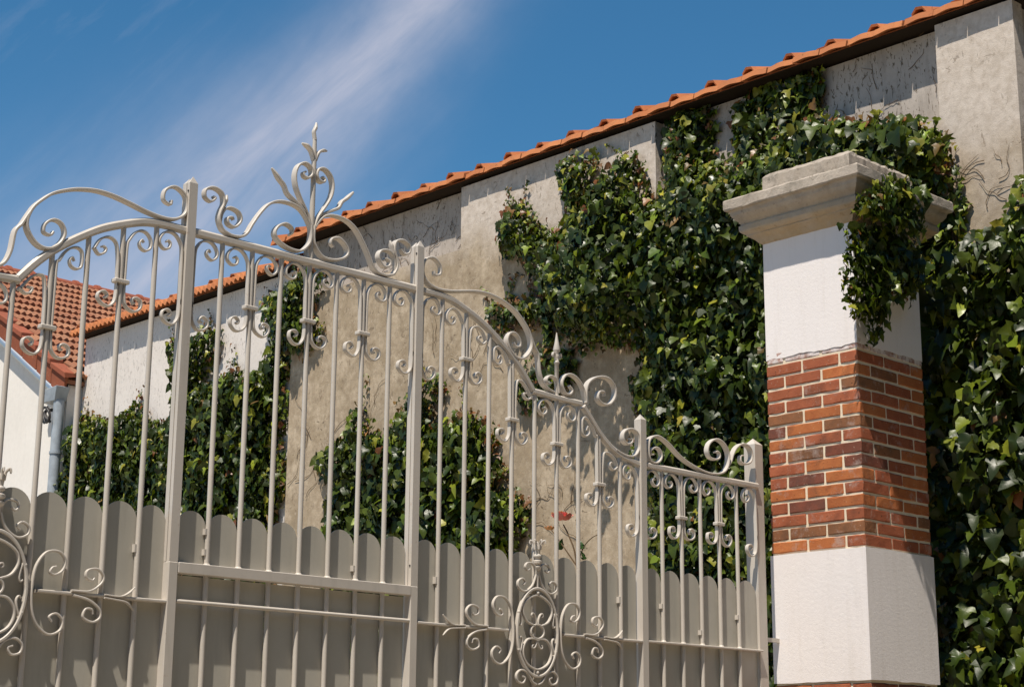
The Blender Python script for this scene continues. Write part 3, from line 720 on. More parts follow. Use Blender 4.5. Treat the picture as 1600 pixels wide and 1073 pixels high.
FL_STRIP = [(3.3338,2.0625),(3.3279,2.0453),(3.299,2.0573),(3.3035,2.0962),(3.3443,2.1189),(3.3882,2.0978),(3.4000,2.0511),(3.3863,2.0149),(3.3455,1.9910),(3.29,1.9860),(3.2202,1.9948),(3.1511,2.0094),(3.0832,2.0208),(3.0168,2.023),(2.9523,2.0133),(2.902,1.9979),(2.8468,1.9725),(2.8055,1.9387),(2.7713,1.9009),(2.7534,1.8555),(2.7563,1.821),(2.7808,1.7856),(2.8133,1.7664),(2.8505,1.7687),(2.886,1.7972),(2.9019,1.8363),(2.8867,1.8686),(2.8545,1.876),(2.8248,1.8544),(2.821,1.824),(2.8465,1.8179),(2.858,1.8323)]
FL_BRANCH = [(5.2087,1.9009),(5.2270,1.868),(5.2470,1.8308),(5.2688,1.8008),(5.2792,1.7292),(5.2997,1.6812),(5.3352,1.6576),(5.376,1.646)]
SP1 = [(5.4017,1.648),(5.3985,1.675),(5.3861,1.7099),(5.3503,1.7188),(5.3249,1.70),(5.3351,1.681),(5.3606,1.691)]
SP2 = [(5.4741,1.6944),(5.4918,1.6749),(5.474,1.6536),(5.4429,1.6561),(5.4222,1.6935),(5.4377,1.7294),(5.4741,1.7465),(5.5212,1.7356),(5.558,1.7003),(5.5737,1.6579),(5.5842,1.6221)]
SP3 = [(5.579,1.630),(5.5845,1.7045),(5.6167,1.7436),(5.676,1.7683),(5.7357,1.7667),(5.7737,1.7346),(5.7733,1.6888),(5.7401,1.6496),(5.6913,1.6421),(5.6591,1.6636),(5.6701,1.6955),(5.7025,1.7006),(5.7078,1.6825)]
FL_END = [(5.7761,1.440),(5.8186,1.426),(5.8687,1.4198),(5.9121,1.4314),(5.9380,1.4649),(5.9380,1.5001),(5.9282,1.5374),(5.8921,1.5522),(5.8559,1.5446),(5.8305,1.5238),(5.8302,1.4942),(5.8551,1.478),(5.8839,1.4843),(5.895,1.5031),(5.877,1.5056)]
def flank(rt, sd):
    rnd = random.Random(20+sd)
    bx = [0.711+0.1389*k for k in range(9)]
    d3 = 1.9666
    strip_ = lambda n, p, w=.024, th=.0075, t0=1, t1=.6, k=5, dy=0: rt.add(strip(n, p, YG+dy, w, th, GP, t0, t1, k))
    rp = [(gx(sd, d), H+z) for d, z in RAIL if d <= 1.2505]
    strip_('top_rail', rp, .028, .030, 1, 1, 4)
    strip_('top_rail', [(gx(sd, d), H+z) for d, z in ((1.246,1.632),(1.33,1.6295),(1.43,1.6245),(1.562,1.6225))], .027, .028, 1, 1, 2)
    strip_('top_rail', [(gx(sd, d), H+z) for d, z in RAIL if d >= 1.57], .028, .030, 1, 1, 4)
    collz = {1: 1.7075, 3: 1.4843, 5: 1.4142, 7: 1.2648}
    for k, d in enumerate(bx):
        bar(rt, gx(sd, d), ZB+.08, H+rail_z(d)-.012)
        if k in collz: unit(rt, gx(sd, d), H+collz[k])
    unit(rt, gx(sd, .5915), H+1.69, (sd,), -.010, None, False)
    unit(rt, gx(sd, d3-.020), H+1.152, (-sd,), -.010, None, False)
    strip_('ridge_scroll', mirror(FL_STRIP, sd), .032, .0105, .6, .6)
    strip_('branch_scroll', mirror(FL_BRANCH, sd), .031, .011, 1, .8)
    strip_('spear_scroll', mirror(SP1, sd), .026, .009); strip_('spear_scroll', mirror(SP2, sd), .029, .010, .6, 1); strip_('spear_scroll', mirror(SP3, sd), .031, .010)
    strip_('end_scroll', mirror(FL_END, sd), .031, .010)
    xs = gx(sd, bx[5])
    sp = rt.add(lathe('spear', xs, YG, [(.010,H+1.63),(.0095,H+1.782),(.013,H+1.786),(.013,H+1.792),(.009,H+1.796),(.010,H+1.81),(.013,H+1.822),(.009,H+1.832),(.016,H+1.842),(.017,H+1.848),(.010,H+1.880),(.002,H+1.928)], GP, 10))
    for q in (-1, 1):
        rt.add(strip('spear_petal', [(xs+q*.006, H+1.80), (xs+q*.012, H+1.825), (xs+q*.022, H+1.832), (xs+q*.026, H+1.820), (xs+q*.021, H+1.812)], YG, .014, .006, GP, 1, .6, 5), sp)
    # rod carrying the medallion
    rt.add(strip('cross_rod', [(gx(sd, .590), H+.575), (gx(sd, 1.10), H+.575)], YG-.004, .034, .011, GP, 1, 1, 1, 0, False))
    rt.add(strip('cross_rod', [(gx(sd, 1.43), H+.575), (gx(sd, d3-.02), H+.575)], YG-.004, .034, .011, GP, 1, 1, 1, 0, False))
    medallion(rt, gx(sd, bx[4]), sd)
    # boards stand behind, one between each pair of bars
    ed = [.592]+bx+[d3-.026]
    for a, b in zip(ed, ed[1:]):
        xa, xb = sorted((gx(sd, a), gx(sd, b)))
        board(rt, xa+.0012, xb-.0012, H+.917, ZB+.1, rnd)
    for k in (0, 4, 8):
        xt = gx(sd, bx[k]); zt = H+.74
        rt.add(box('board_clip', xt-.016, xt-.008, YG-.006, YG+.0125, zt, zt+.028, GP))
    rt.add(box('bottom_rail', *sorted((gx(sd, .6), gx(sd, d3-.02))), YG-.02, YG+.012, ZB+.06, ZB+.10, GP))

def centre(rt):
    rnd = random.Random(50)
    rt.add(strip('top_rail', [(GC-.555, H+1.962), (GC+.555, H+1.962)], YG, .030, .034, GP, 1, 1, 1, 0, False))
    for k in range(-3, 4):
        x = GC+k*.1393
        bar(rt, x, ZB+.08, H+.690); bar(rt, x, H+.71, H+1.948)
        rt.add(lathe('bar_foot', x, YG, [(.0145, H+.7185), (.012, H+.7235), (.009, H+.726)], GP, 10))
        if k % 2 == 0: unit(rt, x, H+1.7175)
    unit(rt, GC-.5485, H+1.69, (1,), -.010, None, False); unit(rt, GC+.5485, H+1.69, (-1,), -.010, None, False)
    rt.add(box('cross_rail', GC-.552, GC+.549, YG-.024, YG+.012, H+.680, H+.7185, GP, 0.002))
    rt.add(tube('cross_rod', [(GC-.55, YG-.014, H+.5795), (GC+.547, YG-.014, H+.5795)], .0075, GP, 10))
    ed = [-.549]+[k*.1393 for k in range(-3, 4)]+[.545]
    for a, b in zip(ed, ed[1:]):
        board(rt, GC+a+.0012, GC+b-.0012, H+.914, H+.679, rnd)
        flatboard(rt, GC+a+.003, GC+b-.003, ZB+.1, H+.6755, rnd)
    for k in (-3, 2):
        for zt in (.755, .83) if k == -3 else (.755,):
            rt.add(box('board_clip', GC+k*.1393-.016, GC+k*.1393-.008, YG-.006, YG+.0125, H+zt, H+zt+.022, GP))
    rt.add(box('bottom_rail', GC-.55, GC+.548, YG-.02, YG+.012, ZB+.06, ZB+.10, GP))
    # pediment
    PED_S = [(3.988,2.0678),(3.98,2.1029),(3.9523,2.147),(3.9192,2.1728),(3.8712,2.1815),(3.8166,2.1751),(3.7712,2.151),(3.7349,2.1094),(3.6997,2.0554),(3.6758,2.0126),(3.6505,1.992),(3.6135,1.986),(3.5873,1.990),(3.5607,2.0029),(3.5438,2.0388),(3.5492,2.0723),(3.5619,2.1076),(3.5524,2.1442),(3.5148,2.1576),(3.4792,2.1424),(3.4773,2.113),(3.5036,2.1001),(3.5245,2.118),(3.5133,2.1217)]
    CURL = [(3.5522,2.0215),(3.5572,2.0613),(3.5742,2.0878),(3.5997,2.0958),(3.6339,2.0857),(3.6446,2.0557),(3.6187,2.0238),(3.5886,2.0298),(3.5837,2.0513),(3.605,2.0596),(3.6124,2.0504)]
    BUD = [(3.5554,2.0673),(3.5627,2.0948),(3.5723,2.1198),(3.5806,2.1445)]
    LOOP = [(3.9819,2.1135),(3.984,2.0682),(3.9732,2.0315),(3.9354,1.9961),(3.8802,1.994),(3.8286,2.0123),(3.8062,2.0403),(3.8202,2.0711),(3.8559,2.0913),(3.8878,2.0819),(3.8926,2.0631),(3.8791,2.0501)]
    HEART = [(3.9806,2.1074),(3.9639,2.1564),(3.9252,2.2146),(3.9006,2.2626),(3.8949,2.309),(3.9081,2.3465),(3.9384,2.3667),(3.9687,2.3584),(3.9783,2.332),(3.9631,2.3101),(3.942,2.3101),(3.9351,2.3235),(3.9483,2.3326)]
    WAVE = [(3.9555,2.1646),(3.9022,2.1956),(3.8615,2.2194),(3.8443,2.2487),(3.8197,2.2694),(3.7991,2.291),(3.7827,2.307)]
    LEAF = [(3.9834,2.3908),(3.9743,2.4249),(3.9534,2.4431),(3.9264,2.4494)]
    gc = GC+0.002
    for sd in (-1, 1):
        q = lambda pts: [(gc+sd*abs(x-GC), H+z) for x, z in pts]
        st = lambda n, p, w, th, t0=1, t1=.6: rt.add(strip(n, p, YG, w, th, GP, t0, t1, 5))
        st('pediment_scroll', q(PED_S), .031, .010, .8, .6); st('pediment_curl', q(CURL), .029, .009, .7)
        st('pediment_bud', q(BUD), .024, .014, .5, .15); st('pediment_loop', q(LOOP), .031, .010)
        st('heart_scroll', q(HEART), .031, .0095, .8); st('wavy_leaf', q(WAVE), .026, .013, .8, .3); st('small_leaf', q(LEAF), .028, .011, .6, .25)
    sp = rt.add(lathe('spike', gc, YG, [(.0115,H+1.975),(.011,H+2.10),(.0105,H+2.40),(.008,H+2.49)], GP, 10))
    rt.add(strip('spike_tip', [(gc, H+2.48), (gc-.004, H+2.500), (gc-.006, H+2.515), (gc+.002, H+2.534), (gc+.006, H+2.556)], YG, .018, .013, GP, 1, .25, 5), sp)

def gate():
    g1 = Root('gate_leaf', (GC, YG, ZB), 'tall grey painted iron gate leaf with spiked scroll pediment and oval medallion', 'gate')
    for x in (GC-.573, GC+.567): post(g1, x, .040, .046, H+2.176, True, H+.7185)
    centre(g1); flank(g1, 1)
    for x, z in ((GC-.573, 2.115), (GC+.567, 2.115), (GC+.567, .80)):
        g1.add(tube('screw', [(x-.0185, YG-.013, H+z), (x-.0205, YG-.013, H+z)], .004, M['iron'], 8))
    g2 = Root('gate_leaf', (GC-1.3, YG, ZB), 'grey painted iron gate leaf at the left edge with sweeping scroll and half seen medallion', 'gate')
    flank(g2, -1); post(g2, GC-1.967, .038, .042, H+1.634)
    # fixed side panel between the right leaf and the pillar
    g3 = Root('gate_side_panel', (GC+2.4, YG, ZB), 'narrow fixed grey iron panel between gate leaf and brick pillar', 'gate panel')
    rnd = random.Random(77)
    post(g3, GC+1.967, .038, .042, H+1.634); post(g3, GC+2.862, .062, .070, H+1.645, apex=.035, dy=.034)
    st = lambda n, p, w, th, t0=1, t1=.6: g3.add(strip(n, p, YG, w, th, GP, t0, t1, 5))
    zr = 1.394
    g3.add(strip('top_rail', [(GC+1.98, H+zr), (GC+2.84, H+zr)], YG, .030, .030, GP, 1, 1, 1, 0, False))
    PN = [(6.0443,1.4536),(6.0257,1.4512),(6.0224,1.4682),(6.056,1.4876),(6.0857,1.4816),(6.1001,1.4534),(6.0846,1.4264),(6.0546,1.4121),(6.0215,1.4183),(6.0057,1.4436),(6.0042,1.4832),(6.0159,1.5222),(6.0608,1.5434),(6.1055,1.537),(6.1577,1.5138),(6.2176,1.4763),(6.2781,1.4487),(6.3395,1.431),(6.4093,1.4162),(6.4724,1.4127),(6.5365,1.4222),(6.5775,1.4454),(6.5991,1.4845),(6.6008,1.5317),(6.5738,1.5699),(6.534,1.588),(6.4938,1.5851),(6.4532,1.5588),(6.4401,1.5209),(6.459,1.4924),(6.4987,1.4872),(6.5301,1.4987),(6.5349,1.5197),(6.5182,1.5301),(6.5018,1.5236)]
    PC = [(6.59,1.4573),(6.6197,1.4923),(6.6374,1.5313),(6.6633,1.5662),(6.7054,1.5903),(6.751,1.5912),(6.7794,1.5711),(6.7863,1.5348),(6.7684,1.5061),(6.7264,1.4928),(6.6978,1.5023),(6.6989,1.5288),(6.7232,1.5365)]
    st('panel_scroll', [(x, H+z) for x, z in PN], .032, .0095, .6); st('panel_curl', [(x, H+z) for x, z in PC], .032, .0095, .8)
    bx = [2.1134+.1397*k for k in range(5)]; rf = lambda q: H+zr-.016
    for k, d in enumerate(bx):
        bar(g3, GC+d, ZB+.08, H+zr-.01)
        g3.add(lathe('bar_foot', GC+d, YG, [(.014, H+.583), (.011, H+.588), (.009, H+.591)], GP, 10))
        if k % 2: unit(g3, GC+d, H+1.172, (-1, 1), 0, rf)
    unit(g3, GC+1.9865, H+1.152, (1,), -.010, rf, False); unit(g3, GC+2.8285, H+1.142, (-1,), -.008, rf, False)
    g3.add(strip('cross_rod', [(GC+1.985, H+.5775), (GC+2.832, H+.5775)], YG-.004, .034, .010, GP, 1, 1, 1, 0, False))
    ed = [1.990]+bx+[2.829]
    for a, b in zip(ed, ed[1:]): board(g3, GC+a+.0012, GC+b-.0012, H+.917, ZB+.1, rnd)
    for k, zt in ((0, .735), (2, .63), (4, .72)):
        g3.add(box('board_clip', GC+bx[k]-.016, GC+bx[k]-.008, YG-.006, YG+.0125, H+zt, H+zt+.022, GP))
    g3.add(box('bottom_rail', GC+1.985, GC+2.832, YG-.02, YG+.012, ZB+.06, ZB+.10, GP))
    for z in (.64, -.9): g3.add(box('hinge', GC+2.893, CX+.06, YG+.024, YG+.042, H+z-.010, H+z+.010, GP))
gate()

# ------------------------------------------------------------------ ivy
LEAF_OUT = [(0,0),(.17,-.07),(.40,.04),(.60,.34),(.40,.40),(.30,.52),(.22,.72),(0,1.0)]
def leaf_template(kind):
    """points (u across, v along, n off the blade), faces; three pointed lobes, folded on the midrib"""
    if kind == 0: out = LEAF_OUT
    elif kind == 1: out = [(0,0),(.22,-.05),(.46,.12),(.52,.36),(.44,.52),(.33,.64),(.20,.82),(0,1.0)]
    else: out = [(0,0),(.13,-.10),(.36,-.02),(.66,.22),(.44,.36),(.28,.44),(.26,.66),(0,1.05)]
    pts = []; faces = []
    def n_(u, v): return 0.34*abs(u)-0.52*v*v+0.10*math.sin(7*v+3*u)*abs(u)-(.12 if abs(u) > .5 else 0)
    mid = [(0, 0), (0, .36), (0, .68), (0, out[-1][1])]
    for (u, v) in mid: pts.append((u, v, n_(u, v)))
    for s in (1, -1):
        b = len(pts); side = out[1:-1]
        for (u, v) in side: pts.append((s*u, v, n_(s*u, v)))
        fs = [(0, b, b+1), (0, b+1, 1), (1, b+1, b+2), (1, b+2, b+3), (1, b+3, b+4), (1, b+4, 2), (2, b+4, b+5), (2, b+5, 3)]
        faces += [f if s == 1 else f[::-1] for f in fs]
    return np.array(pts), faces
TEMPL = [leaf_template(k) for k in range(3)]
TINT = {'dark': (0.022, 0.034, 0.0025), 'mid': (0.062, 0.085, 0.005), 'light': (0.155, 0.185, 0.013), 'lime': (0.25, 0.235, 0.024), 'bronze': (0.125, 0.075, 0.022), 'red': (0.17, 0.060, 0.018), 'dry': (0.22, 0.115, 0.04)}
def poly_tools(poly):
    P = np.array(poly); Q = np.roll(P, -1, 0)
    def inside(p):
        x, y = p[:, 0][:, None], p[:, 1][:, None]
        c = ((P[:, 1] > y) != (Q[:, 1] > y)) & (x < (Q[:, 0]-P[:, 0])*(y-P[:, 1])/(Q[:, 1]-P[:, 1]+1e-12)+P[:, 0])
        return c.sum(1) % 2 == 1
    def dist(p):
        d = np.full(len(p), 1e9)
        for a, b in zip(P, Q):
            ab = b-a; t = np.clip(((p-a)@ab)/(ab@ab+1e-12), 0, 1); d = np.minimum(d, np.linalg.norm(p-(a+t[:, None]*ab), axis=1))
        return d
    return inside, dist, P.min(0), P.max(0), 0.5*abs(np.sum(P[:, 0]*Q[:, 1]-Q[:, 0]*P[:, 1]))
def ivy(name, label, poly, wall, axis, dens, big, small, thick, seed, n_obj, edge_red=0.35, wallf=None, extra=None, stems=14, edge=0.22, size_fn=None, thick_fn=None, base=None):
    """wall: distance of the wall face along the axis; leaves grow towards the camera side.
    axis 'X': wall X=const, poly in (Y,Z), outward -X;  axis 'Y': wall Y=const, poly in (X,Z), outward -Y"""
    rng = np.random.default_rng(seed)
    inside, dist, lo, hi, area = poly_tools(poly)
    n = int(area*dens); pts = np.zeros((0, 2))
    while len(pts) < n:
        c = rng.uniform(lo-.04, hi+.04, (n*2, 2)); jit = c+rng.normal(0, .02, c.shape); pts = np.vstack([pts, c[inside(jit)]])
    pts = pts[:n]
    # trailing young shoots climbing out of the upper edge
    Pn = np.array(poly); sh = []; top = [i for i in range(len(Pn)) if Pn[i, 1] >= Pn[i-1, 1] and Pn[i, 1] >= Pn[(i+1) % len(Pn), 1]-.02 and Pn[i, 1] > 2.5]
    for i in top:
        for _ in range(2):
            q = Pn[i]+rng.normal(0, .035, 2); an = rng.normal(1.57, .45); ln = rng.uniform(.05, .20)
            for k in range(int(ln/.016)):
                an += rng.normal(0, .22); q = q+np.array((math.cos(an), math.sin(an)))*.016; sh.append(q+rng.normal(0, .008, 2))
    sh = [q for q in sh if q[1] < (5.76 if axis == 'X' else 9)]
    if sh: pts = np.vstack([pts, np.array(sh)]); n = len(pts)
    d = dist(pts); ins = inside(pts); d = np.where(ins, d, 0)
    e = np.clip(d/edge, 0, 1)
    tk = thick*(0.22+0.78*e)
    if thick_fn is not None: tk = tk*thick_fn(pts)
    lump = 0.5+0.5*np.sin(pts[:, 0]*7.1+1.3*np.sin(pts[:, 1]*5.3+seed))*np.sin(pts[:, 1]*6.3+1.7*np.sin(pts[:, 0]*4.1))
    tk = tk*(0.60+0.55*lump)
    off = tk*rng.beta(1.15, 1.35, n)+0.008
    size = small+(big-small)*e**0.8
    if sh: size[-len(sh):] *= .72
    size = size*np.clip(np.exp(rng.normal(0, .26, n)), .5, 1.5)*(0.80+0.3*off/np.maximum(tk, .02))
    if size_fn is not None: size = size*size_fn(pts)
    w0 = wall if wallf is None else wallf(pts)
    N = np.array((-1., 0, 0)) if axis == 'X' else np.array((0, -1., 0)); A = np.array((0, 1., 0)) if axis == 'X' else np.array((1., 0, 0)); Z = np.array((0, 0, 1.))
    pos = np.zeros((n, 3))
    if axis == 'X': pos[:, 0] = w0-off; pos[:, 1] = pts[:, 0]
    else: pos[:, 1] = w0-off; pos[:, 0] = pts[:, 0]
    pos[:, 2] = pts[:, 1]+size*0.45
    ph = np.clip(rng.normal(R(36), R(20), n), R(-10), R(85)); yaw = rng.normal(0, R(27), n); roll = rng.normal(0, R(28), n)
    T = -np.cos(ph)[:, None]*Z+np.sin(ph)[:, None]*N; Nn = np.sin(ph)[:, None]*Z+np.cos(ph)[:, None]*N
    def rotv(v, ax, an):
        c, s = np.cos(an)[:, None], np.sin(an)[:, None]
        return v*c+np.cross(ax, v)*s+ax*(np.sum(ax*v, 1)[:, None])*(1-c)
    AX = np.tile(N, (n, 1)); T = rotv(T, AX, yaw); Nn = rotv(Nn, AX, yaw); Nn = rotv(Nn, T, roll); U = np.cross(T, Nn)
    keys = list(TINT); tints = np.array([TINT[k] for k in keys])
    pr = rng.random(n); ci = np.zeros(n, int)
    front = off/np.maximum(tk, .02)
    pl = np.clip(0.13+0.36*(1-e), 0, 1)           # young growth is near the edges
    ci = np.where(pr < pl*0.55, 2, np.where(pr < pl*0.8, 3, np.where(pr < pl*0.8+0.40, 1, 0)))
    rd = rng.random(n); pe = 0.6*edge_red*np.clip(1-d/0.08, 0, 1)+0.008
    ci = np.where(rd < pe*0.4, 4, np.where(rd < pe*0.75, 5, np.where(rd < pe, 6, ci)))
    col = tints[ci]*np.exp(rng.normal(0, .2, (n, 1)))*np.exp(rng.normal(0, .06, (n, 3)))
    ti = rng.integers(0, 3, n)
    # the leaves that show largest become objects of their own
    score = size*(0.3+front)*np.where(ins, 1, .5); order = np.argsort(-score); sel = np.zeros(n, bool); sel[order[:n_obj]] = True
    c0 = pts.mean(0); base = base or ((wall-.05, c0[0], 0) if axis == 'X' else (c0[0], wall-.05, 0))
    rt = Root(name, base, label, 'ivy', 'climbing ivy')
    cache = {}
    for i in order[:n_obj]:
        key = (int(ti[i]), int(ci[i]), int(i) % 2)
        if key not in cache:
            P3, F3 = TEMPL[key[0]]; me = bpy.data.meshes.new('leaf'); me.from_pydata(P3.tolist(), [], F3); me.update()
            at = me.attributes.new('tint', 'FLOAT_COLOR', 'POINT'); cc = tints[key[1]]*(1.0 if key[2] else 0.78)
            at.data.foreach_set('color', np.tile(np.append(cc, 1.0), len(P3))); me.materials.append(M['leaf'])
            for p_ in me.polygons: p_.use_smooth = True
            cache[key] = me
        o = bpy.data.objects.new('leaf', cache[key]); COL.objects.link(o); s = size[i]
        mt = Matrix(((U[i][0]*s, T[i][0]*s, Nn[i][0]*s, pos[i][0]), (U[i][1]*s, T[i][1]*s, Nn[i][1]*s, pos[i][1]), (U[i][2]*s, T[i][2]*s, Nn[i][2]*s, pos[i][2]), (0, 0, 0, 1)))
        o.matrix_basis = mt; rt.add(o)
    VV = []; FF = []; CC = []; b0 = 0
    for k in range(3):
        idx = np.where((~sel) & (ti == k))[0]
        if not len(idx): continue
        P3, F3 = TEMPL[k]; F3 = np.array(F3); m_ = len(P3)
        curl = 1+rng.normal(0, .55, len(idx))
        V = pos[idx][:, None, :]+size[idx][:, None, None]*(P3[None, :, 0, None]*U[idx][:, None, :]+P3[None, :, 1, None]*T[idx][:, None, :]+(P3[None, :, 2]*curl[:, None])[:, :, None]*Nn[idx][:, None, :])
        VV.append(V.reshape(-1, 3)); FF.append((F3[None]+(np.arange(len(idx))*m_)[:, None, None]+b0).reshape(-1, 3)); CC.append(np.repeat(np.hstack([col[idx], np.ones((len(idx), 1))]), m_, 0)); b0 += len(idx)*m_
    V = np.vstack(VV); F = np.vstack(FF); C = np.vstack(CC)
    me = bpy.data.meshes.new('foliage'); me.vertices.add(len(V)); me.vertices.foreach_set('co', V.ravel())
    me.loops.add(len(F)*3); me.loops.foreach_set('vertex_index', F.ravel().astype(np.int32))
    me.polygons.add(len(F)); me.polygons.foreach_set('loop_start', np.arange(0, len(F)*3, 3, dtype=np.int32)); me.polygons.foreach_set('loop_total', np.full(len(F), 3, dtype=np.int32))
    me.polygons.foreach_set('use_smooth', np.ones(len(F), bool)); me.update(calc_edges=True); me.validate()
    at = me.attributes.new('tint', 'FLOAT_COLOR', 'POINT'); at.data.foreach_set('color', C.ravel())
    me.materials.append(M['leaf']); fo = bpy.data.objects.new('foliage', me); COL.objects.link(fo); fo['kind'] = 'stuff'; rt.add(fo)
    # woody stems creeping over the wall
    r2_ = random.Random(seed); k = 0; tries = 0
    while k < stems and tries < 400:
        tries += 1
        i = r2_.randrange(n); p0 = pts[i]; q = []; a, z = p0; dirx = r2_.uniform(-.5, .5)
        for _ in range(9):
            q.append((a, z)); a += r2_.uniform(-.06, .06)+dirx*.05; z += r2_.uniform(.04, .11)
            if z > hi[1]-.02: break
        if len(q) < 4: continue
        ww = float(w0 if np.ndim(w0) == 0 else w0[i])
        if not inside(np.array(q)).all(): continue
        P3 = [((ww-.008-.01*r2_.random()), a_, z_) if axis == 'X' else (a_, ww-.008-.01*r2_.random(), z_) for a_, z_ in q]
        rt.add(tube('stem', P3, .009, M['twig'], 6, 3, .004)); k += 1
    return rt

P_MAIN = [(8.48,5.46),(8.42,5.55),(8.32,5.56),(8.22,5.49),(8.11,5.34),(8.0,5.27),(7.89,5.28),(7.81,5.35),(7.89,5.56),(7.91,5.72),(7.82,5.77),(7.75,5.75),(7.66,5.69),(7.56,5.76),(7.52,5.71),(7.62,5.49),(7.66,5.34),(7.6,5.44),(7.51,5.53),(7.42,5.54),(7.34,5.65),(7.19,5.61),(7.13,5.46),(7.11,5.36),(7.05,5.25),(6.97,5.29),(6.94,5.5),(6.87,5.57),(6.7,5.48),(6.67,5.38),(6.57,5.4),(6.51,5.31),(6.31,5.32),(6.21,5.37),(6.11,5.43),(6.06,5.48),(5.77,5.38),(5.59,5.29),(5.39,5.32),(5.15,5.27),(4.94,5.2),(4.87,5.06),(4.86,4.78),(5.03,4.37),(5.16,2.09),(5.16,0.05),(7.16,0.05),(7.16,2.15),(7.12,2.9),(7.14,3.02),(7.11,3.38),(7.22,3.51),(7.25,3.62),(7.18,3.71),(7.21,3.89),(7.27,4.06),(7.13,4.16),(7.21,4.27),(7.52,4.38),(7.66,4.34),(7.81,4.43),(7.88,4.6),(7.92,4.74),(8.03,4.76),(8.06,4.86),(8.17,4.97),(8.3,5.13),(8.46,5.18),(8.51,5.32)]
P_SHADE = [(7.03,5.50),(7.01,5.81),(6.86,5.88),(6.64,5.84),(6.58,5.74),(6.62,5.53),(6.55,5.42),(6.44,5.44),(6.46,5.7),(6.38,5.81),(6.12,5.84),(5.76,5.8),(5.74,5.63),(5.82,5.44),(5.94,5.37),(6.19,5.37),(6.39,5.33),(6.65,5.34),(6.92,5.40)]
P_SPUR = [(8.67,4.8),(8.6,4.85),(8.45,4.84),(8.44,4.92),(8.39,4.9),(8.37,4.83),(8.25,4.84),(8.09,4.84),(7.93,4.77),(7.9,4.6),(7.96,4.43),(8.02,4.33),(8.05,4.23),(8.11,4.15),(8.21,4.21),(8.15,4.33),(8.09,4.46),(8.07,4.59),(8.21,4.64),(8.31,4.62),(8.44,4.61),(8.58,4.69)]
P_STRIP = [(7.99,4.35),(7.92,4.43),(7.78,4.38),(7.75,4.24),(7.81,4.12),(7.93,4.08),(8.04,4.07),(8.08,4.01),(8.3,4.04),(8.33,4.23),(8.27,4.26),(8.15,4.15),(8.05,4.18)]
P_RIGHT = [(4.32,4.77),(4.42,4.73),(4.49,4.68),(4.49,4.57),(4.57,4.51),(4.67,4.5),(4.75,4.47),(4.82,4.57),(4.76,4.65),(4.81,4.75),(4.98,4.68),(5.03,4.51),(5.12,4.38),(5.18,4.17),(5.19,3.88),(5.08,3.64),(5.06,3.29),(5.13,2.09),(5.15,0.05),(3.9,0.05),(3.85,4.73)]
P_LEFT = [(14.59,4.04),(14.63,4.31),(14.47,4.45),(14.5,4.82),(14.32,4.92),(14.05,4.82),(13.77,4.77),(13.5,4.8),(13.35,4.9),(13.19,4.76),(13.05,4.63),(12.85,4.62),(12.73,4.69),(12.76,4.98),(12.88,5.18),(12.92,5.35),(12.84,5.39),(12.72,5.24),(12.56,5.27),(12.42,5.36),(12.3,5.4),(12.1,5.32),(12.08,5.13),(12.21,4.98),(12.29,4.85),(11.99,4.91),(11.82,4.94),(11.63,4.85),(11.48,4.84),(11.4,4.96),(11.34,5.08),(11.44,5.27),(11.48,5.44),(11.35,5.51),(11.12,5.45),(10.99,5.51),(10.87,5.55),(10.7,5.53),(10.48,5.47),(10.49,5.38),(10.65,5.33),(10.64,5.17),(10.54,5.02),(10.56,4.92),(10.74,4.84),(11.01,4.87),(11.11,4.72),(11.01,4.44),(11.15,4.25),(11.1,4.04),(11.03,3.8),(11.17,3.63),(11.19,0.05),(14.58,0.05)]
P_MID = [(10.54,3.88),(10.51,3.98),(10.39,4.02),(10.27,4.08),(10.16,4.14),(10.09,4.27),(10.01,4.39),(9.95,4.23),(9.85,4.12),(9.66,4.1),(9.56,4.2),(9.46,4.21),(9.44,4.37),(9.35,4.43),(9.16,4.41),(9.06,4.38),(9.04,4.28),(9.2,4.17),(9.16,4.07),(9.02,4.08),(8.92,4.11),(8.79,4.1),(8.65,4.05),(8.54,3.95),(8.49,3.84),(8.54,3.8),(8.42,3.69),(8.45,3.53),(8.3,3.48),(8.16,3.39),(8.2,3.2),(8.32,3.08),(8.32,0.05),(10.39,0.05),(10.4,3.6),(10.32,3.71),(10.42,3.8)]
P_PIL = [(6.81,4.36),(6.93,4.48),(7.07,4.53),(7.15,4.60),(7.22,4.58),(7.26,4.49),(7.30,4.38),(7.44,4.22),(7.50,4.06),(7.34,4.00),(7.20,4.03),(7.12,3.95),(7.11,3.78),(7.06,3.69),(6.99,3.82),(6.91,3.83),(6.86,3.86),(6.84,3.99),(6.82,4.09),(6.88,4.18),(6.88,4.27),(6.81,4.31)]
P_CAP = [(5.85,5.38),(5.70,5.46),(5.45,5.36),(5.15,5.30),(4.95,5.22),(4.84,5.10),(4.80,4.98),(4.95,4.88),(5.2,4.84),(5.4,4.84),(5.6,4.86),(5.85,4.92)]
near = lambda p_: np.where(p_[:, 0] < 6.1, 1.12, 1.0)
ivy('climbing_ivy', 'broad dark green ivy covering the outbuilding wall left of the brick pillar', P_MAIN, 8.10, 'X', 2900, .054, .032, .28, 1, 290, .5, None, None, 26, .26, near, lambda p_: 1+1.1*np.exp(-((p_[:, 0]-7.4)/.45)**2-((p_[:, 1]-4.6)/.32)**2))
ivy('climbing_ivy', 'shaded ivy growing in the recessed panel right under the orange eaves', P_SHADE, 8.182, 'X', 2000, .055, .038, .13, 2, 60, .1, None, None, 8, .14)
ivy('climbing_ivy', 'small ivy spur with reddish tips above the curved gate rail', P_SPUR, 8.10, 'X', 2400, .046, .03, .13, 3, 60, .7, None, None, 4, .10)
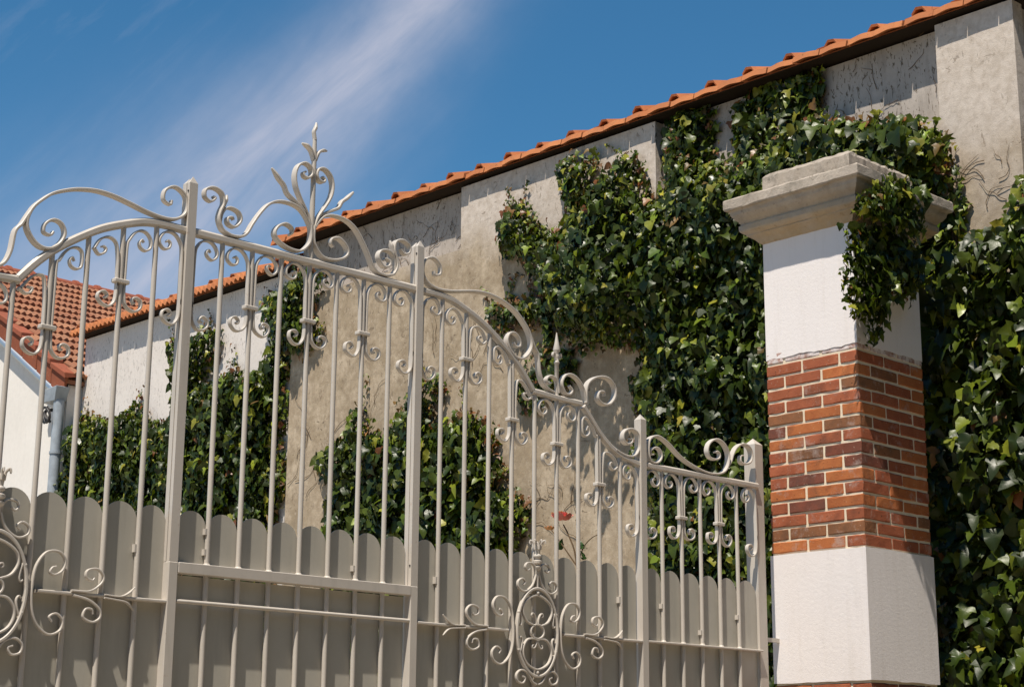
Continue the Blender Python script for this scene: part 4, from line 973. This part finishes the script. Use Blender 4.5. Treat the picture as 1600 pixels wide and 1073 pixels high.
ivy('climbing_ivy', 'little patch of young ivy on the tan wall behind the spear finial', P_STRIP, 8.10, 'X', 2200, .043, .03, .10, 4, 40, .3, None, None, 3, .08)
ivy('climbing_ivy', 'large leaved dark ivy filling the right edge beside the brick pillar', P_RIGHT, 8.10, 'X', 1500, .072, .045, .36, 5, 200, .12, None, None, 10, .22, None, lambda p_: np.where((p_[:, 0] > 4.72) & (p_[:, 1] > 4.25), .45, 1.0))
ivy('climbing_ivy', 'ivy with two upright shoots on the white building behind the left gate post', P_LEFT, 8.20, 'X', 2300, .055, .032, .24, 6, 260, .7, lambda p_: np.where(p_[:, 0] > 10.98, 8.20, 8.10), None, 20, .20)
ivy('climbing_ivy', 'ivy bush on the tan wall rising above the boards behind the gate centre', P_MID, 8.10, 'X', 2200, .058, .032, .26, 7, 200, .7, None, None, 14, .20)
ivy('climbing_ivy', 'bright ivy trail hanging over the stone cap down the pillar', P_PIL, 4.80, 'Y', 4200, .046, .03, .19, 8, 120, .16, lambda p_: np.where(p_[:, 1] > 4.30, 4.668, 4.775), None, 4, .08)
ivy('climbing_ivy', 'large leaved ivy arching between the outbuilding wall and top of the stone cap', P_CAP, 8.09, 'X', 1900, .068, .04, .38, 9, 90, .5, None, None, 3, .14)

# ------------------------------------------------------------------ dry vines left on the walls
def vines():
    rnd = random.Random(31)
    def vine(label, x, y, z, n, ln, cls=1):
        rt = Root('dry_vine', (x, y, 0), label, 'dead vine', 'dead vine stems on the walls')
        for k in range(n*2):
            a, c = y+rnd.gauss(0, .22), z+rnd.gauss(.05, .16); q = []; an = rnd.gauss(1.57, .8); L_ = ln*rnd.uniform(.25, .75)
            for _ in range(6):
                q.append((x-.003-rnd.random()*.008, a, c)); an += rnd.gauss(0, .45); a += math.cos(an)*L_*.17; c += math.sin(an)*L_*.17
            rt.add(tube('twig', q, .0022, M['twig'], 5, 3, .0009))
    for (lb, x, y, z, n, ln) in (('bare dry vine stems on the tan wall between gate posts, left of centre', 8.10, 9.9, 3.9, 6, .7), ('tangle of dry stems above the middle ivy bush behind the right gate post', 8.10, 9.12, 3.75, 9, .8),
        ('thin dry tendrils high on the tan wall under the curved scroll', 8.10, 8.85, 4.5, 5, .6), ('dry vine runner along the edge between white and tan wall', 8.10, 10.75, 3.9, 6, .8),
        ('dead stems low on the tan wall beside the rose', 8.10, 8.05, 3.3, 7, .6), ('dark dead tendrils in the shaded panel behind the pediment', 8.182, 9.4, 5.45, 9, .35),
        ('dead tendrils in the shaded panel right of the pediment post', 8.182, 9.75, 5.42, 7, .35), ('dry brown stems in the recessed panel above the stone cap', 8.182, 5.35, 5.4, 9, .35), ('withered brown stems on the pale pilaster right of the stone cap', 8.10, 4.72, 4.75, 8, .45)):
        vine(lb, x, y, z, n, ln)
vines()

# ------------------------------------------------------------------ rose behind the gate
def rose():
    x0 = 7.6
    rt = Root('rose_bush', (x0, 7.3, 0), 'spindly rose with one pink flower rising behind the gate medallion', 'rose')
    rnd = random.Random(3)
    rt.add(tube('stem', [(x0, 7.26, 0), (x0+.03, 7.30, 1.6), (x0, 7.28, 2.5), (x0, 7.31, 2.90), (x0, 7.37, 3.05), (x0, 7.42, 3.13)], .008, M['twig'], 7, 4, .004))
    rt.add(tube('stem', [(x0, 7.30, 2.86), (x0-.02, 7.40, 2.99), (x0-.02, 7.50, 3.10)], .005, M['twig'], 6, 4, .003))
    rt.add(tube('stem', [(x0, 7.30, 2.88), (x0-.02, 7.22, 2.98), (x0-.02, 7.14, 3.03), (x0-.02, 7.06, 3.04)], .004, M['twig'], 6, 4, .002))
    for (c, sc, mt) in (((x0-.02, 7.41, 3.155), 1.0, 'petal'), ((x0-.01, 7.44, 3.175), .8, 'petal_pale'), ((x0-.02, 7.52, 3.105), .5, 'petal_pale')):
        V = []; F = []
        for ringk, (rr, n, tilt) in enumerate(((.018, 5, 80), (.030, 6, 55), (.042, 7, 25))):
            for k in range(n):
                a = 2*math.pi*(k+rnd.random()*.4)/n; t = R(tilt); d = Vector((math.cos(a)*math.cos(t), math.sin(a)*math.cos(t), math.sin(t))); sd = Vector((-math.sin(a), math.cos(a), 0))
                nn = d.cross(sd); b = len(V); cc = Vector(c)
                for (u, v, w) in ((0, 0, 0), (-.5, .45, .1), (-.35, .95, .02), (0, 1.05, -.08), (.35, .95, .02), (.5, .45, .1), (0, .5, .22)):
                    V.append(tuple(cc+(sd*u*.8+d*v-nn*w)*rr*sc*1.8))
                F += [(b, b+1, b+6), (b+1, b+2, b+6), (b+2, b+3, b+6), (b+3, b+4, b+6), (b+4, b+5, b+6), (b+5, b, b+6)]
        rt.add(mesh('flower', V, F, M[mt], None, True))
    P3, F3 = TEMPL[1]
    me = bpy.data.meshes.new('leaf'); me.from_pydata(P3.tolist(), [], F3); me.update(); at = me.attributes.new('tint', 'FLOAT_COLOR', 'POINT')
    at.data.foreach_set('color', np.tile(np.array((.04, .09, .02, 1)), len(P3))); me.materials.append(M['leaf'])
    for k in range(9):
        o = bpy.data.objects.new('leaf', me); COL.objects.link(o); s = rnd.uniform(.035, .06)
        o.matrix_basis = Matrix.Translation((x0-.02, 7.32+rnd.uniform(-.1, .12), 2.86+rnd.uniform(-.12, .14))) @ Matrix.Rotation(rnd.uniform(0, 6), 4, 'Z') @ Matrix.Rotation(R(rnd.uniform(40, 110)), 4, 'X') @ Matrix.Scale(s, 4); rt.add(o)
rose()
